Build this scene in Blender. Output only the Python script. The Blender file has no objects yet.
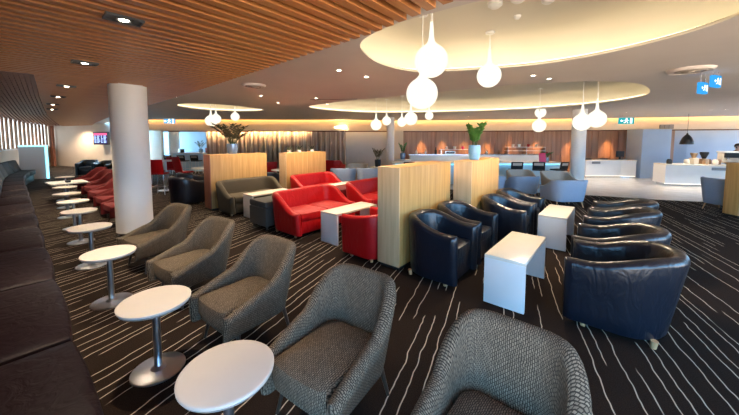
import bpy, bmesh, math, random
from mathutils import Vector, Matrix
R = math.radians
random.seed(7)
scene = bpy.context.scene
COL = scene.collection

# ------------------------------------------------------------------ camera, sky, exposure
# plan axes: x and y follow the furniture grid of the lounge; the bar end of the room is
# turned 40 degrees from that grid, far(a, b) gives plan points on the turned axes
TURN = R(40)
def far(a, b, z=None):
    p = (a*math.cos(TURN) - b*math.sin(TURN), a*math.sin(TURN) + b*math.cos(TURN))
    return p if z is None else (p[0], p[1], z)

cam_data = bpy.data.cameras.new('camera')
cam_data.sensor_width = 36.0
cam_data.lens = 300.0/739.0*36.0
cam_data.shift_y = -0.0622
cam_data.clip_start = 0.05
cam = bpy.data.objects.new('camera', cam_data)
cam.location = (0, 0, 1.65)
cam.rotation_euler = (R(86), 0, TURN)
COL.objects.link(cam)
scene.camera = cam

world = bpy.data.worlds.new('daylight')
scene.world = world
world.use_nodes = True
bg = world.node_tree.nodes['Background']
bg.inputs['Color'].default_value = (0.22, 0.57, 1.0, 1)
bg.inputs['Strength'].default_value = 5.0
# outside: blue sky above, warm glow added below the horizon to uplight the ceiling
wn = world.node_tree.nodes; wl_ = world.node_tree.links
uplight = wn.new('ShaderNodeBackground'); uplight.inputs['Color'].default_value = (1.0, .82, .64, 1); uplight.inputs['Strength'].default_value = 6.5
wtc = wn.new('ShaderNodeTexCoord'); wsep = wn.new('ShaderNodeSeparateXYZ'); wmr = wn.new('ShaderNodeMapRange'); wmix = wn.new('ShaderNodeMixShader')
wmr.inputs['From Min'].default_value = -.03; wmr.inputs['From Max'].default_value = .01
wl_.new(wtc.outputs['Generated'], wsep.inputs[0]); wl_.new(wsep.outputs['Z'], wmr.inputs['Value']); wl_.new(wmr.outputs[0], wmix.inputs['Fac'])
wl_.new(uplight.outputs[0], wmix.inputs[1]); wl_.new(bg.outputs[0], wmix.inputs[2]); wl_.new(wmix.outputs[0], wn['World Output'].inputs['Surface'])

def area_light(name, loc, rot, sx, sy, energy, color):
    l = bpy.data.lights.new(name, 'AREA'); l.shape = 'RECTANGLE'; l.size = sx; l.size_y = sy; l.energy = energy; l.color = color
    o = bpy.data.objects.new(name, l); o.location = loc; o.rotation_euler = rot; COL.objects.link(o)
# added unseen area light, brightens the far side room
area_light('side_room_fill', far(-13.4, 17.6, 1.3), (R(90), 0, TURN+R(-90)), 2.0, 1.8, 110, (.45, .78, 1.0))

scene.view_settings.view_transform = 'Standard'
scene.view_settings.look = 'None'
scene.view_settings.exposure = 1.12
scene.view_settings.gamma = 1.0
scene.view_settings.use_curve_mapping = False

# ------------------------------------------------------------------ materials
def mat(name, color=(.8, .8, .8), rough=.5, metal=0.0, coat=0.0, spec=.5):
    m = bpy.data.materials.new(name); m.use_nodes = True
    b = m.node_tree.nodes['Principled BSDF']
    b.inputs['Base Color'].default_value = (*color, 1)
    b.inputs['Roughness'].default_value = rough
    b.inputs['Metallic'].default_value = metal
    b.inputs['Coat Weight'].default_value = coat
    b.inputs['Specular IOR Level'].default_value = spec
    return m
def N(m, kind, **kw):
    n = m.node_tree.nodes.new(kind)
    for k, v in kw.items():
        if k in n.inputs.keys(): n.inputs[k].default_value = v
        else: setattr(n, k, v)
    return n
def L(m, a, b): m.node_tree.links.new(a, b)
def bsdf(m): return m.node_tree.nodes['Principled BSDF']
def add_bump(m, height, strength=.3, dist=.01):
    b = N(m, 'ShaderNodeBump'); b.inputs['Strength'].default_value = strength; b.inputs['Distance'].default_value = dist
    L(m, height, b.inputs['Height']); L(m, b.outputs['Normal'], bsdf(m).inputs['Normal'])
def ramp(m, fac, stops):
    r = N(m, 'ShaderNodeValToRGB')
    while len(r.color_ramp.elements) < len(stops): r.color_ramp.elements.new(.5)
    for e, (p, c) in zip(r.color_ramp.elements, stops): e.position = p; e.color = (*c, 1)
    L(m, fac, r.inputs['Fac']); return r.outputs['Color']
def mottled(name, c1, c2, scale=6, rough=.6, stretch=(1, 1, 1), bump=0.0, **kw):
    m = mat(name, c1, rough, **kw)
    tc = N(m, 'ShaderNodeTexCoord'); mp = N(m, 'ShaderNodeMapping'); mp.inputs['Scale'].default_value = stretch
    L(m, tc.outputs['Object'], mp.inputs['Vector'])
    no = N(m, 'ShaderNodeTexNoise', Scale=scale, Detail=5.0); L(m, mp.outputs['Vector'], no.inputs['Vector'])
    L(m, ramp(m, no.outputs['Fac'], [(.3, c1), (.7, c2)]), bsdf(m).inputs['Base Color'])
    if bump: add_bump(m, no.outputs['Fac'], bump, .01)
    return m
def emit(name, color, strength):
    m = bpy.data.materials.new(name); m.use_nodes = True
    nt = m.node_tree; nt.nodes.clear()
    e = nt.nodes.new('ShaderNodeEmission'); e.inputs['Color'].default_value = (*color, 1); e.inputs['Strength'].default_value = strength
    o = nt.nodes.new('ShaderNodeOutputMaterial'); nt.links.new(e.outputs[0], o.inputs[0]); return m
def woven(name, dark, light):
    m = mat(name, dark, .9, spec=.2)
    uv = N(m, 'ShaderNodeUVMap')
    br = N(m, 'ShaderNodeTexBrick', offset=.5)
    br.inputs['Scale'].default_value = 1.0
    br.inputs['Color1'].default_value = (*light, 1); br.inputs['Color2'].default_value = (*[v*.62 for v in light], 1)
    br.inputs['Mortar'].default_value = (*dark, 1)
    br.inputs['Brick Width'].default_value = .019; br.inputs['Row Height'].default_value = .0095
    br.inputs['Mortar Size'].default_value = .0026; br.inputs['Mortar Smooth'].default_value = .6
    # strands stand upright on the shell: swap u and v, and let them waver
    sx = N(m, 'ShaderNodeSeparateXYZ'); cx = N(m, 'ShaderNodeCombineXYZ')
    L(m, uv.outputs['UV'], sx.inputs[0]); 
    no = N(m, 'ShaderNodeTexNoise', Scale=22.0, Detail=2.0); L(m, uv.outputs['UV'], no.inputs['Vector'])
    ma = N(m, 'ShaderNodeMath', operation='MULTIPLY_ADD'); ma.inputs[1].default_value = .02
    L(m, no.outputs['Fac'], ma.inputs[0]); L(m, sx.outputs['X'], ma.inputs[2])
    L(m, sx.outputs['Y'], cx.inputs['X']); L(m, ma.outputs[0], cx.inputs['Y'])
    L(m, cx.outputs[0], br.inputs['Vector'])
    L(m, br.outputs['Color'], bsdf(m).inputs['Base Color'])
    add_bump(m, br.outputs['Fac'], -.6, .003)
    return m
def leather(name, c, rough=.32, coat=.25):
    m = mat(name, c, rough, coat=coat); bsdf(m).inputs['Coat Roughness'].default_value = .2
    tc = N(m, 'ShaderNodeTexCoord')
    mp = N(m, 'ShaderNodeMapping'); mp.inputs['Scale'].default_value = (1, 1, .45); L(m, tc.outputs['Object'], mp.inputs['Vector'])
    n1 = N(m, 'ShaderNodeTexNoise', Scale=9.0, Detail=3.0, Distortion=1.2); L(m, mp.outputs['Vector'], n1.inputs['Vector'])
    add_bump(m, n1.outputs['Fac'], .35, .03)
    return m
def wood(name, c1, c2, rough=.45, axis='Z', scale=1.0):
    m = mat(name, c1, rough)
    tc = N(m, 'ShaderNodeTexCoord'); mp = N(m, 'ShaderNodeMapping')
    s = {'Z': (28, 28, 1.2), 'Y': (28, 1.2, 28), 'X': (1.2, 28, 28)}[axis]
    mp.inputs['Scale'].default_value = tuple(v*scale for v in s)
    L(m, tc.outputs['Object'], mp.inputs['Vector'])
    no = N(m, 'ShaderNodeTexNoise', Scale=1.0, Detail=6.0, Distortion=.6); L(m, mp.outputs['Vector'], no.inputs['Vector'])
    L(m, ramp(m, no.outputs['Fac'], [(.32, c1), (.68, c2)]), bsdf(m).inputs['Base Color'])
    return m

def carpet_material():
    m = mat('striped carpet', (.02, .014, .01), .95, spec=.1)
    geo = N(m, 'ShaderNodeNewGeometry'); mp = N(m, 'ShaderNodeMapping'); mp.inputs['Rotation'].default_value = (0, 0, R(-16))
    L(m, geo.outputs['Position'], mp.inputs['Vector'])
    s = N(m, 'ShaderNodeSeparateXYZ'); L(m, mp.outputs['Vector'], s.inputs[0])
    def math_(op, a, b=None, c=None):
        n = N(m, 'ShaderNodeMath', operation=op)
        for i, v in enumerate((a, b, c)):
            if v is None: continue
            if isinstance(v, (int, float)): n.inputs[i].default_value = v
            else: L(m, v, n.inputs[i])
        return n.outputs[0]
    wv = N(m, 'ShaderNodeTexNoise', Scale=4.0, Detail=2.0); L(m, mp.outputs['Vector'], wv.inputs['Vector'])
    wob = math_('MULTIPLY_ADD', math_('SUBTRACT', wv.outputs['Fac'], .5), .05, s.outputs['X'])
    S = .098
    q = math_('DIVIDE', wob, S)
    cell = math_('FLOOR', q); fr = math_('FRACT', q)
    wn = N(m, 'ShaderNodeTexWhiteNoise', noise_dimensions='1D'); L(m, cell, wn.inputs['W'])
    ctr = math_('MULTIPLY_ADD', wn.outputs['Value'], .5, .25)
    dist = math_('ABSOLUTE', math_('SUBTRACT', fr, ctr))
    line = N(m, 'ShaderNodeMapRange', interpolation_type='SMOOTHSTEP')
    line.inputs['From Min'].default_value = .016; line.inputs['From Max'].default_value = .056
    line.inputs['To Min'].default_value = 1; line.inputs['To Max'].default_value = 0
    L(m, dist, line.inputs['Value'])
    br = N(m, 'ShaderNodeTexNoise', noise_dimensions='2D', Scale=1.0, Detail=0.0)
    cb = N(m, 'ShaderNodeCombineXYZ'); L(m, math_('MULTIPLY', s.outputs['Y'], .75), cb.inputs['X']); L(m, math_('MULTIPLY', cell, 7.31), cb.inputs['Y'])
    L(m, cb.outputs[0], br.inputs['Vector'])
    on = N(m, 'ShaderNodeMapRange'); on.inputs['From Min'].default_value = .40; on.inputs['From Max'].default_value = .42
    L(m, br.outputs['Fac'], on.inputs['Value'])
    fac = math_('MULTIPLY', line.outputs[0], on.outputs[0])
    pile = N(m, 'ShaderNodeTexNoise', Scale=160.0, Detail=2.0); L(m, geo.outputs['Position'], pile.inputs['Vector'])
    base = ramp(m, pile.outputs['Fac'], [(.3, (.007, .0045, .0035)), (.7, (.026, .016, .011))])
    mx = N(m, 'ShaderNodeMix', data_type='RGBA'); L(m, fac, mx.inputs['Factor']); L(m, base, mx.inputs['A'])
    mx.inputs['B'].default_value = (.50, .43, .34, 1)
    L(m, mx.outputs['Result'], bsdf(m).inputs['Base Color'])
    add_bump(m, pile.outputs['Fac'], .4, .004)
    return m

M = {
 'carpet': carpet_material(),
 'tile': mottled('pale floor tile', (.52, .50, .48), (.62, .60, .58), 3, .22),
 'ceiling': mottled('taupe ceiling paint', (.58, .52, .48), (.61, .55, .51), 2, .8),
 'dome': mottled('cream recess paint', (.66, .61, .50), (.68, .63, .52), 2, .7),
 'slat': wood('oiled timber slat', (.33, .125, .036), (.44, .18, .055), .38, 'Y'),
 'slat_dark': wood('dark oiled timber slat', (.24, .09, .05), (.32, .13, .07), .45, 'X'),
 'slat_back': mat('black lining above slats', (.02, .013, .01), .7),
 'slat_wall': wood('dark timber slat', (.17, .085, .045), (.27, .14, .075), .25, 'X'),
 'white_wall': mottled('white wall paint', (.74, .73, .71), (.77, .76, .74), 3, .6),
 'beige_wall': mottled('beige wall paint', (.60, .51, .42), (.64, .55, .46), 2, .65),
 'bulk': mottled('cream bulkhead paint', (.68, .57, .43), (.71, .60, .46), 2, .7),
 'tinted_wall': mottled('white wall tinted with blue daylight', (.36, .45, .58), (.40, .49, .62), 2, .5),  # blue daylight on white walls put into the paint colour
 'bar_wall': wood('reddish timber panelling', (.34, .18, .11), (.50, .30, .20), .45, 'Z', .35),
 'dark_wood': wood('dark red timber', (.10, .035, .018), (.17, .06, .03), .5, 'X'),
 'oak': wood('oak veneer', (.48, .25, .070), (.64, .37, .125), .42, 'Z'),
 'oak_end': wood('pale oak edge', (.56, .37, .19), (.68, .48, .27), .45, 'Z'),
 'red_wood': wood('reddish wood edge', (.26, .09, .05), (.36, .14, .08), .5, 'Z'),
 'laminate': mottled('white laminate', (.74, .73, .71), (.77, .76, .74), 4, .3),
 'cream_top': mottled('cream laminate top', (.78, .72, .60), (.82, .76, .65), 5, .25),
 'table_top': mottled('round white laminate', (.62, .57, .51), (.65, .60, .54), 5, .45),
 'edge': mat('grey table edge', (.35, .33, .31), .4),
 'chrome': mat('brushed chrome', (.74, .77, .82), .30, 1.0),
 'dark_metal': mat('dark metal', (.05, .05, .055), .35, .8),
 'weave': woven('grey brown woven wool', (.030, .023, .016), (.22, .172, .122)),
 'leg_dark': mat('dark stained leg', (.035, .022, .015), .4),
 'foot_wood': mat('light wood foot', (.50, .28, .13), .4),
 'black_leather': leather('black leather', (.005, .0075, .014), .30, .2),
 'banquette': leather('dark aubergine leather', (.012, .006, .008), .5, .0),
 'red_leather': leather('red leather', (.40, .004, .006), .42, .0),
 'red_fabric': mottled('red fabric', (.11, .002, .003), (.15, .004, .005), 40, .8),
 'grey_sofa': mottled('taupe sofa cloth', (.056, .042, .022), (.070, .054, .031), 60, .85),
 'grey_bench': mottled('charcoal sofa cloth', (.055, .050, .043), (.068, .062, .054), 60, .85),
 'blue_chair': mottled('blue grey cloth', (.25, .32, .43), (.29, .36, .47), 50, .75),
 'tan_chair': mottled('tan cloth', (.42, .37, .31), (.48, .42, .36), 50, .8),
 'black': mat('black plastic', (.012, .012, .014), .35),
 'globe': emit('opal glass lit from inside', (1.0, .92, .74), .62),
 'led_warm': emit('warm white led strip', (1.0, .74, .34), 22.0),
 'led_white': emit('soft white led strip', (1.0, .85, .56), 3.3),
 'led_cove': emit('amber led strip', (1.0, .52, .14), 13.0),
 'led_curtain': emit('curtain led strip', (1.0, .70, .38), 95.0),
 'led_wall': emit('dim amber wall strip', (1.0, .58, .20), 4.0),
 'led_floor': emit('plinth led strip', (1.0, .86, .66), 1.6),
 'spot': emit('lit downlight lens', (1.0, .88, .68), 14.0),
 'cyan': emit('cyan glow', (.22, .75, 1.0), 1.6),  # glow put in for blue light on the white trim and bar
 'bar_front': mottled('bar front tinted with blue light', (.55, .74, .86), (.60, .78, .90), 3, .3),  # blue light on the white front put into its colour
 'pot_silver': mat('silver blue pot glaze', (.22, .30, .42), .25, .3),
 'pot_blue': mottled('speckled blue pot glaze', (.16, .38, .58), (.24, .46, .66), 60, .3),
 'soil': mat('potting soil', (.02, .014, .01), .9),
 'leaf': mottled('green leaf', (.03, .13, .02), (.09, .24, .04), 8, .4),
 'leaf_dark': mottled('dark olive leaf', (.030, .040, .018), (.10, .095, .05), 8, .45),
 'stem': mat('plant stem', (.07, .11, .03), .6),
 'pink': mat('pink red card', (.75, .06, .16), .5),
 'sign_green': emit('backlit teal sign', (.01, .30, .34), .7),
 'sign_white': emit('backlit white pictogram', (.9, 1, 1), 1.4),
 'sign_blue': emit('backlit blue sign', (.03, .26, .62), .8),
 'skin': mat('skin', (.55, .33, .24), .5), 'hair': mat('dark brown hair', (.02, .012, .008), .5), 'shirt': mat('black shirt', (.02, .02, .025), .8),
 'glass': mat('clear glass', (.75, .82, .85), .08), 'grille': mat('grey vent grille', (.30, .26, .22), .5),
 'grille_dark': mat('dark vent slot', (.03, .026, .022), .6),
 'steel': mat('stainless steel', (.55, .55, .55), .25, 1.0), 'copper': mat('warm brass', (.65, .42, .24), .3, 1.0),
 'brown': mat('brown card', (.25, .13, .07), .6), 'cream_card': mat('cream card', (.7, .62, .5), .6),
}
bsdf(M['banquette']).inputs['Specular IOR Level'].default_value = .12
bsdf(M['red_leather']).inputs['Specular IOR Level'].default_value = .35
def daylight_glass():
    return emit('bright daylight behind blind', (.86, .96, 1.0), 1.25)
M['daylight'] = daylight_glass()

def curtain_material():
    m = mat('bronze sheer curtain', (.4, .28, .18), .5)
    tc = N(m, 'ShaderNodeTexCoord'); mp = N(m, 'ShaderNodeMapping'); mp.inputs['Scale'].default_value = (9, 9, .12)
    L(m, tc.outputs['Object'], mp.inputs['Vector'])
    no = N(m, 'ShaderNodeTexNoise', Scale=1.0, Detail=4.0); L(m, mp.outputs['Vector'], no.inputs['Vector'])
    L(m, ramp(m, no.outputs['Fac'], [(.34, (.26, .18, .13)), (.5, (.60, .45, .34)), (.66, (.82, .74, .66))]), bsdf(m).inputs['Base Color'])
    return m
M['curtain'] = curtain_material()

# ------------------------------------------------------------------ helpers
def link_bm(name, bm, material, parent=None, smooth=False, mats=None):
    me = bpy.data.meshes.new(name); bm.normal_update(); bm.to_mesh(me); bm.free()
    o = bpy.data.objects.new(name, me); COL.objects.link(o)
    for m in (mats or [material]): me.materials.append(m)
    if smooth:
        me.polygons.foreach_set('use_smooth', [True]*len(me.polygons))
        me.set_sharp_from_angle(angle=R(42))
    if parent: o.parent = parent
    return o
def tag(o, label, cat, group=None, kind=None):
    o['label'] = label; o['category'] = cat
    if group: o['group'] = group
    if kind: o['kind'] = kind
    return o
def struct(o): o['kind'] = 'structure'; return o
def thing(name, label, cat, loc=(0, 0, 0), rz=0.0, group=None):
    o = bpy.data.objects.new(name, None); COL.objects.link(o); o.empty_display_size = .1
    o.location = loc; o.rotation_euler = (0, 0, rz); tag(o, label, cat, group); return o
def dup(root, label, loc=None, rz=None, group=None):
    c = root.copy(); COL.objects.link(c)
    if loc is not None: c.location = loc
    if rz is not None: c.rotation_euler = (0, 0, rz)
    c['label'] = label
    if group: c['group'] = group
    for ch in list(root.children):
        d = ch.copy(); COL.objects.link(d); d.parent = c
        for g in list(ch.children):
            e = g.copy(); COL.objects.link(e); e.parent = d
    return c
def box(bm, x0, x1, y0, y1, z0, z1, bev=0.0, rot=0.0, piv=(0, 0)):
    vs = [bm.verts.new((x, y, z)) for z in (z0, z1) for y in (y0, y1) for x in (x0, x1)]
    f = [(0, 2, 3, 1), (4, 5, 7, 6), (0, 1, 5, 4), (2, 6, 7, 3), (0, 4, 6, 2), (1, 3, 7, 5)]
    fs = [bm.faces.new([vs[i] for i in q]) for q in f]
    if bev:
        es = list({e for q in fs for e in q.edges})
        r = bmesh.ops.bevel(bm, geom=es, offset=bev, segments=2, affect='EDGES', profile=.6)
        vs = list({v for q in r['faces'] for v in q.verts} | {v for v in vs if v.is_valid})
    if rot: bmesh.ops.rotate(bm, verts=vs, cent=(piv[0], piv[1], 0), matrix=Matrix.Rotation(rot, 3, 'Z'))
    return vs
def boxo(name, dims, material, parent=None, bev=0.0, smooth=False):
    bm = bmesh.new(); box(bm, *dims, bev=bev); return link_bm(name, bm, material, parent, smooth or bev > 0)
def lathe(bm, prof, seg=32, c=(0, 0, 0), capt=True):
    rings = []
    for r, z in prof:
        if r < 1e-5: rings.append([bm.verts.new((c[0], c[1], c[2]+z))])
        else: rings.append([bm.verts.new((c[0]+r*math.cos(2*math.pi*i/seg), c[1]+r*math.sin(2*math.pi*i/seg), c[2]+z)) for i in range(seg)])
    for a, b in zip(rings, rings[1:]):
        for i in range(seg):
            j = (i+1) % seg
            q = [a[i % len(a)], a[j % len(a)], b[j % len(b)], b[i % len(b)]]
            u = []
            for v in q:
                if v not in u: u.append(v)
            if len(u) > 2: bm.faces.new(u)
    if capt:
        if len(rings[0]) > 1: bm.faces.new(rings[0][::-1])
        if len(rings[-1]) > 1: bm.faces.new(rings[-1])
def latheo(name, prof, material, parent=None, seg=32, c=(0, 0, 0)):
    bm = bmesh.new(); lathe(bm, prof, seg, c); return link_bm(name, bm, material, parent, True)
def tube(bm, a, b, r0, r1, seg=10):
    a = Vector(a); b = Vector(b); d = (b-a).normalized()
    up = Vector((0, 0, 1)) if abs(d.z) < .95 else Vector((1, 0, 0))
    u = d.cross(up).normalized(); w = d.cross(u)
    R0 = [bm.verts.new(a+(u*math.cos(t)+w*math.sin(t))*r0) for t in [2*math.pi*i/seg for i in range(seg)]]
    R1 = [bm.verts.new(b+(u*math.cos(t)+w*math.sin(t))*r1) for t in [2*math.pi*i/seg for i in range(seg)]]
    for i in range(seg): bm.faces.new([R0[i], R0[(i+1) % seg], R1[(i+1) % seg], R1[i]])
    bm.faces.new(R0[::-1]); bm.faces.new(R1)
def tubeo(name, a, b, r0, r1, material, parent, seg=10):
    bm = bmesh.new(); tube(bm, a, b, r0, r1, seg); return link_bm(name, bm, material, parent, True)
def wall_strip(name, pts, z0, z1, material, th=.12, side=1):
    """thick wall along plan points; side gives which side the thickness goes"""
    bm = bmesh.new(); A = []
    for i, p in enumerate(pts):
        a = Vector(pts[max(0, i-1)]); b = Vector(pts[min(len(pts)-1, i+1)]); d = (b-a).normalized(); n = Vector((-d.y, d.x))*th*side
        A.append([bm.verts.new((p[0], p[1], z0)), bm.verts.new((p[0], p[1], z1)), bm.verts.new((p[0]+n.x, p[1]+n.y, z1)), bm.verts.new((p[0]+n.x, p[1]+n.y, z0))])
    for a, b in zip(A, A[1:]):
        for k in range(4): bm.faces.new([a[k], b[k], b[(k+1) % 4], a[(k+1) % 4]])
    bm.faces.new(A[0]); bm.faces.new(A[-1][::-1])
    bmesh.ops.recalc_face_normals(bm, faces=bm.faces)
    return link_bm(name, bm, material)
def smooth_loop(pts, per=10, closed=True):
    out = []; n = len(pts)
    rng = range(n) if closed else range(n-1)
    for i in rng:
        P = [Vector(pts[(i+k-1) % n]) if closed else Vector(pts[min(max(i+k-1, 0), n-1)]) for k in range(4)]
        for j in range(per):
            t = j/per
            out.append(.5*((2*P[1])+(-P[0]+P[2])*t+(2*P[0]-5*P[1]+4*P[2]-P[3])*t*t+(-P[0]+3*P[1]-3*P[2]+P[3])*t**3))
    if not closed: out.append(Vector(pts[-1]))
    return out
def flat_with_holes(name, outer, holes, z, material):
    cu = bpy.data.curves.new(name, 'CURVE'); cu.dimensions = '2D'; cu.fill_mode = 'BOTH'
    for loop in [outer]+holes:
        s = cu.splines.new('POLY'); s.points.add(len(loop)-1); s.use_cyclic_u = True
        for q, p in zip(s.points, loop): q.co = (p[0], p[1], 0, 1)
    tmp = bpy.data.objects.new('tmp', cu); COL.objects.link(tmp)
    dg = bpy.context.evaluated_depsgraph_get(); me = bpy.data.meshes.new_from_object(tmp.evaluated_get(dg))
    bpy.data.objects.remove(tmp); bpy.data.curves.remove(cu)
    me.name = name; me.materials.clear(); me.materials.append(material)
    o = bpy.data.objects.new(name, me); o.location = (0, 0, z); COL.objects.link(o); return o
def offset_loop(loop, d):
    n = len(loop); out = []
    area = sum(loop[i].x*loop[(i+1) % n].y-loop[(i+1) % n].x*loop[i].y for i in range(n))
    sg = 1 if area > 0 else -1
    for i in range(n):
        t = (loop[(i+1) % n]-loop[i-1]).normalized()
        out.append(loop[i]+Vector((t.y, -t.x))*d*sg)
    return out
def loft_loops(name, loops, material, parent=None, cap_last=False, smooth=True):
    bm = bmesh.new(); rr = [[bm.verts.new((p.x, p.y, z)) for p in lp] for lp, z in loops]
    for a, b in zip(rr, rr[1:]):
        n = len(a)
        for i in range(n): bm.faces.new([a[i], a[(i+1) % n], b[(i+1) % n], b[i]])
    if cap_last: bm.faces.new(rr[-1])
    return link_bm(name, bm, material, parent, smooth)

# ------------------------------------------------------------------ room shell
CEIL = 2.68
BULK = [far(*p) for p in [(-12.2, 15.2), (-9, 15.2), (-5, 15.2), (0, 15.6), (3, 15.7), (6, 15.2), (9, 14.6), (12, 13.9), (16, 12.9), (21, 11.6)]]
BULK = [tuple(p) for p in smooth_loop(BULK, 5, False)]
ETOP = [far(*p) for p in [(-12.2, 15.0), (-9, 15.0), (-5, 15.0), (0, 15.38), (3, 15.48), (6, 14.98), (9, 14.38), (12, 13.68), (16, 12.68), (21, 11.4)]]
ETOP = [tuple(p) for p in smooth_loop(ETOP, 5, False)]
SLAT_EDGE = [(6, 1.6), (1, 1.84), (-1, 1.95), (-1.7, 2.06), (-2.8, 2.12), (-6.5, 2.3), (-10, 2.4), (-14.7, 2.5), (-20.8, 2.85), (-29, 3.6)]
def slat_edge(x):
    for (x0, y0), (x1, y1) in zip(SLAT_EDGE, SLAT_EDGE[1:]):
        if x1 <= x <= x0: return y0+(y1-y0)*(x0-x)/(x0-x1)
    return 3.6
PELM = [(-6.4, .26), (-9.4, .43), (-13, .68), (-16.5, .94), (-22, 1.5), (-29, 2.3)]
def pelmet(x):
    if x > -6.4: return -.75
    for (x0, y0), (x1, y1) in zip(PELM, PELM[1:]):
        if x1 <= x <= x0: return y0+(y1-y0)*(x0-x)/(x0-x1)
    return 2.3

struct(flat_with_holes('floor', [(-34, -1.5), (7.5, -1.5), (9, 32), (-34, 32)], [], 0, M['carpet']))
tile = [far(*p) for p in [(-1.5, 11.2), (1, 10.4), (4, 9.75), (5.9, 9.2), (6.9, 8.85), (8.1, 8.25), (9.1, 7.95), (10.2, 7.5), (13, 6.4), (18, 5.2), (21, 11), (14, 17.5), (2, 17.5), (-1.5, 16)]]
struct(flat_with_holes('floor', tile, [], .004, M['tile']))

dome_a = smooth_loop([Vector(far(*p)) for p in [(-.10, 3.42), (.10, 4.05), (.5, 4.48), (.95, 4.58), (2.09, 4.26), (2.72, 3.75), (3.05, 3.0), (2.95, 2.35), (2.3, 1.95), (1.3, 2.05), (.45, 2.55), (.02, 3.0)]], 8)
dome_b = smooth_loop([Vector(far(*p)) for p in [(-1.86, 9.3), (-1.2, 10.6), (.3, 11.3), (2.9, 11.0), (5.0, 10.1), (6.3, 8.6), (6.42, 7.2), (5.5, 6.0), (4.4, 5.35), (3.0, 5.5), (1.4, 6.5), (-.8, 8.1)]], 8)
dome_c = smooth_loop([Vector(far(*p)) for p in [(-5.75, 9.2), (-5.5, 10.3), (-4.5, 10.75), (-3.6, 10.35), (-3.9, 9.1), (-4.5, 8.55), (-5.25, 8.5)]], 8)
outer = [(x, slat_edge(x)-.12) for x in (5.8, 3, 1, -1, -1.7, -2.8, -6.5, -10, -14.7, -20.8, -29)]+[(-31, 3.6)]+ETOP+[(7.5, 19)]
struct(flat_with_holes('ceiling', outer, [[tuple(p) for p in d] for d in (dome_a, dome_b, dome_c)], CEIL, M['ceiling']))
for k, (d, h) in enumerate(((dome_a, .42), (dome_b, .42), (dome_c, .36))):
    rim = [(d, CEIL), (d, CEIL+.02), (offset_loop(d, .06), CEIL+.05), (offset_loop(d, .21), CEIL+.05), (offset_loop(d, .23), CEIL+.12), (offset_loop(d, .20), CEIL+.24),
           (offset_loop(d, .11), CEIL+h-.06), (offset_loop(d, -.02), CEIL+h-.01), (offset_loop(d, -.16), CEIL+h)]
    struct(loft_loops('ceiling_recess', rim, M['dome'], None, True, True))
    a, b = offset_loop(d, .12), offset_loop(d, .145)
    struct(loft_loops('trim_%d' % (k+1), [(a, CEIL+.052), (a, CEIL+.07), (b, CEIL+.07), (b, CEIL+.052)], M['led_white'], None, False, False))

# slatted ceiling: black lining, timber slats running across, slats turned along the wall
lining = [(5.8, -1.2)]+[(x, slat_edge(x)-.06) for x in (5.8, 3, 1, -1, -1.7, -2.8, -6.5, -10, -14.7, -20.8, -29)]+[(-31, 3.6), (-31, -1.2)]
struct(flat_with_holes('ceiling', lining, [], 2.673, M['slat_back']))
bm = bmesh.new(); x = 5.0
while x > -29.5:
    y0 = pelmet(x); y1 = slat_edge(x)
    box(bm, x-.036, x+.036, y0, y1, 2.575, 2.672); x -= .135
struct(link_bm('ceiling_slats', bm, M['slat']))
bm = bmesh.new()
for k in range(20):
    f0 = k/20
    pts = [(x, -.75+(pelmet(x)+.75)*f0) for x in (-6.42, -8, -9.4, -13, -16.5, -22, -29)]
    for (xa, ya), (xb, yb) in zip(pts, pts[1:]):
        w = .046
        vs = [bm.verts.new(p) for p in ((xa, ya, 2.585), (xb, yb, 2.585), (xb, yb+w, 2.585), (xa, ya+w, 2.585), (xa, ya, 2.70), (xb, yb, 2.70), (xb, yb+w, 2.70), (xa, ya+w, 2.70))]
        for q in ((0, 1, 2, 3), (0, 4, 5, 1), (3, 2, 6, 7), (0, 3, 7, 4), (1, 5, 6, 2)): bm.faces.new([vs[i] for i in q])
bmesh.ops.recalc_face_normals(bm, faces=bm.faces)
struct(link_bm('ceiling_slats', bm, M['slat_dark']))

# long wall behind the banquette, curving round at its far end, with a slatted window band
LW = [(-.5, -.62), (-1.4, -.62), (-6, -.62), (-10, -.6), (-15, -.52), (-19, -.30), (-22, .15), (-25, .75), (-28.6, 1.57), (-29.6, 1.9)]
LW = [tuple(p) for p in smooth_loop(LW, 4, False)]
struct(wall_strip('wall_left', LW, 0, 1.27, M['beige_wall'], .15, 1))
struct(wall_strip('wall_left', [p for p in LW if p[0] > -15.2], 1.27, 2.72, M['slat_wall'], .15, 1))
lw2 = [p for p in LW if p[0] <= -14.2]
struct(wall_strip('window_1', [(p[0], p[1]-.12) for p in lw2], 1.27, 2.72, M['daylight'], .03, 1))
bm = bmesh.new(); acc = 0.0
for (xa, ya), (xb, yb) in zip(lw2, lw2[1:]):
    Ls = math.hypot(xb-xa, yb-ya); an = math.atan2(yb-ya, xb-xa); s_ = -acc
    while s_ < Ls:
        if s_ >= 0:
            px, py = xa+(xb-xa)*s_/Ls, ya+(yb-ya)*s_/Ls
            box(bm, px-.19, px+.19, py-.04, py+.0, 1.27, 2.62, rot=an, piv=(px, py))
        s_ += .78
    acc = Ls-(s_-.78)
struct(link_bm('trim_4', bm, M['slat_wall']))
struct(wall_strip('trim_5', [(p[0], p[1]+.03) for p in lw2], 1.22, 1.29, M['white_wall'], .14, 1))

# end wall with the flight board
EW = [far(-21.4, 19.9), far(-11.5, 16.6)]
struct(wall_strip('wall_end', EW, 0, 2.9, M['beige_wall'], .15, 1))
struct(boxo('trim_6', (0, .30, 0, .12, 0, 2.6), M['red_wood']))
o = bpy.data.objects['trim_6']; o.location = far(-20.6, 19.35, 0); o.rotation_euler = (0, 0, TURN-.3)
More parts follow.
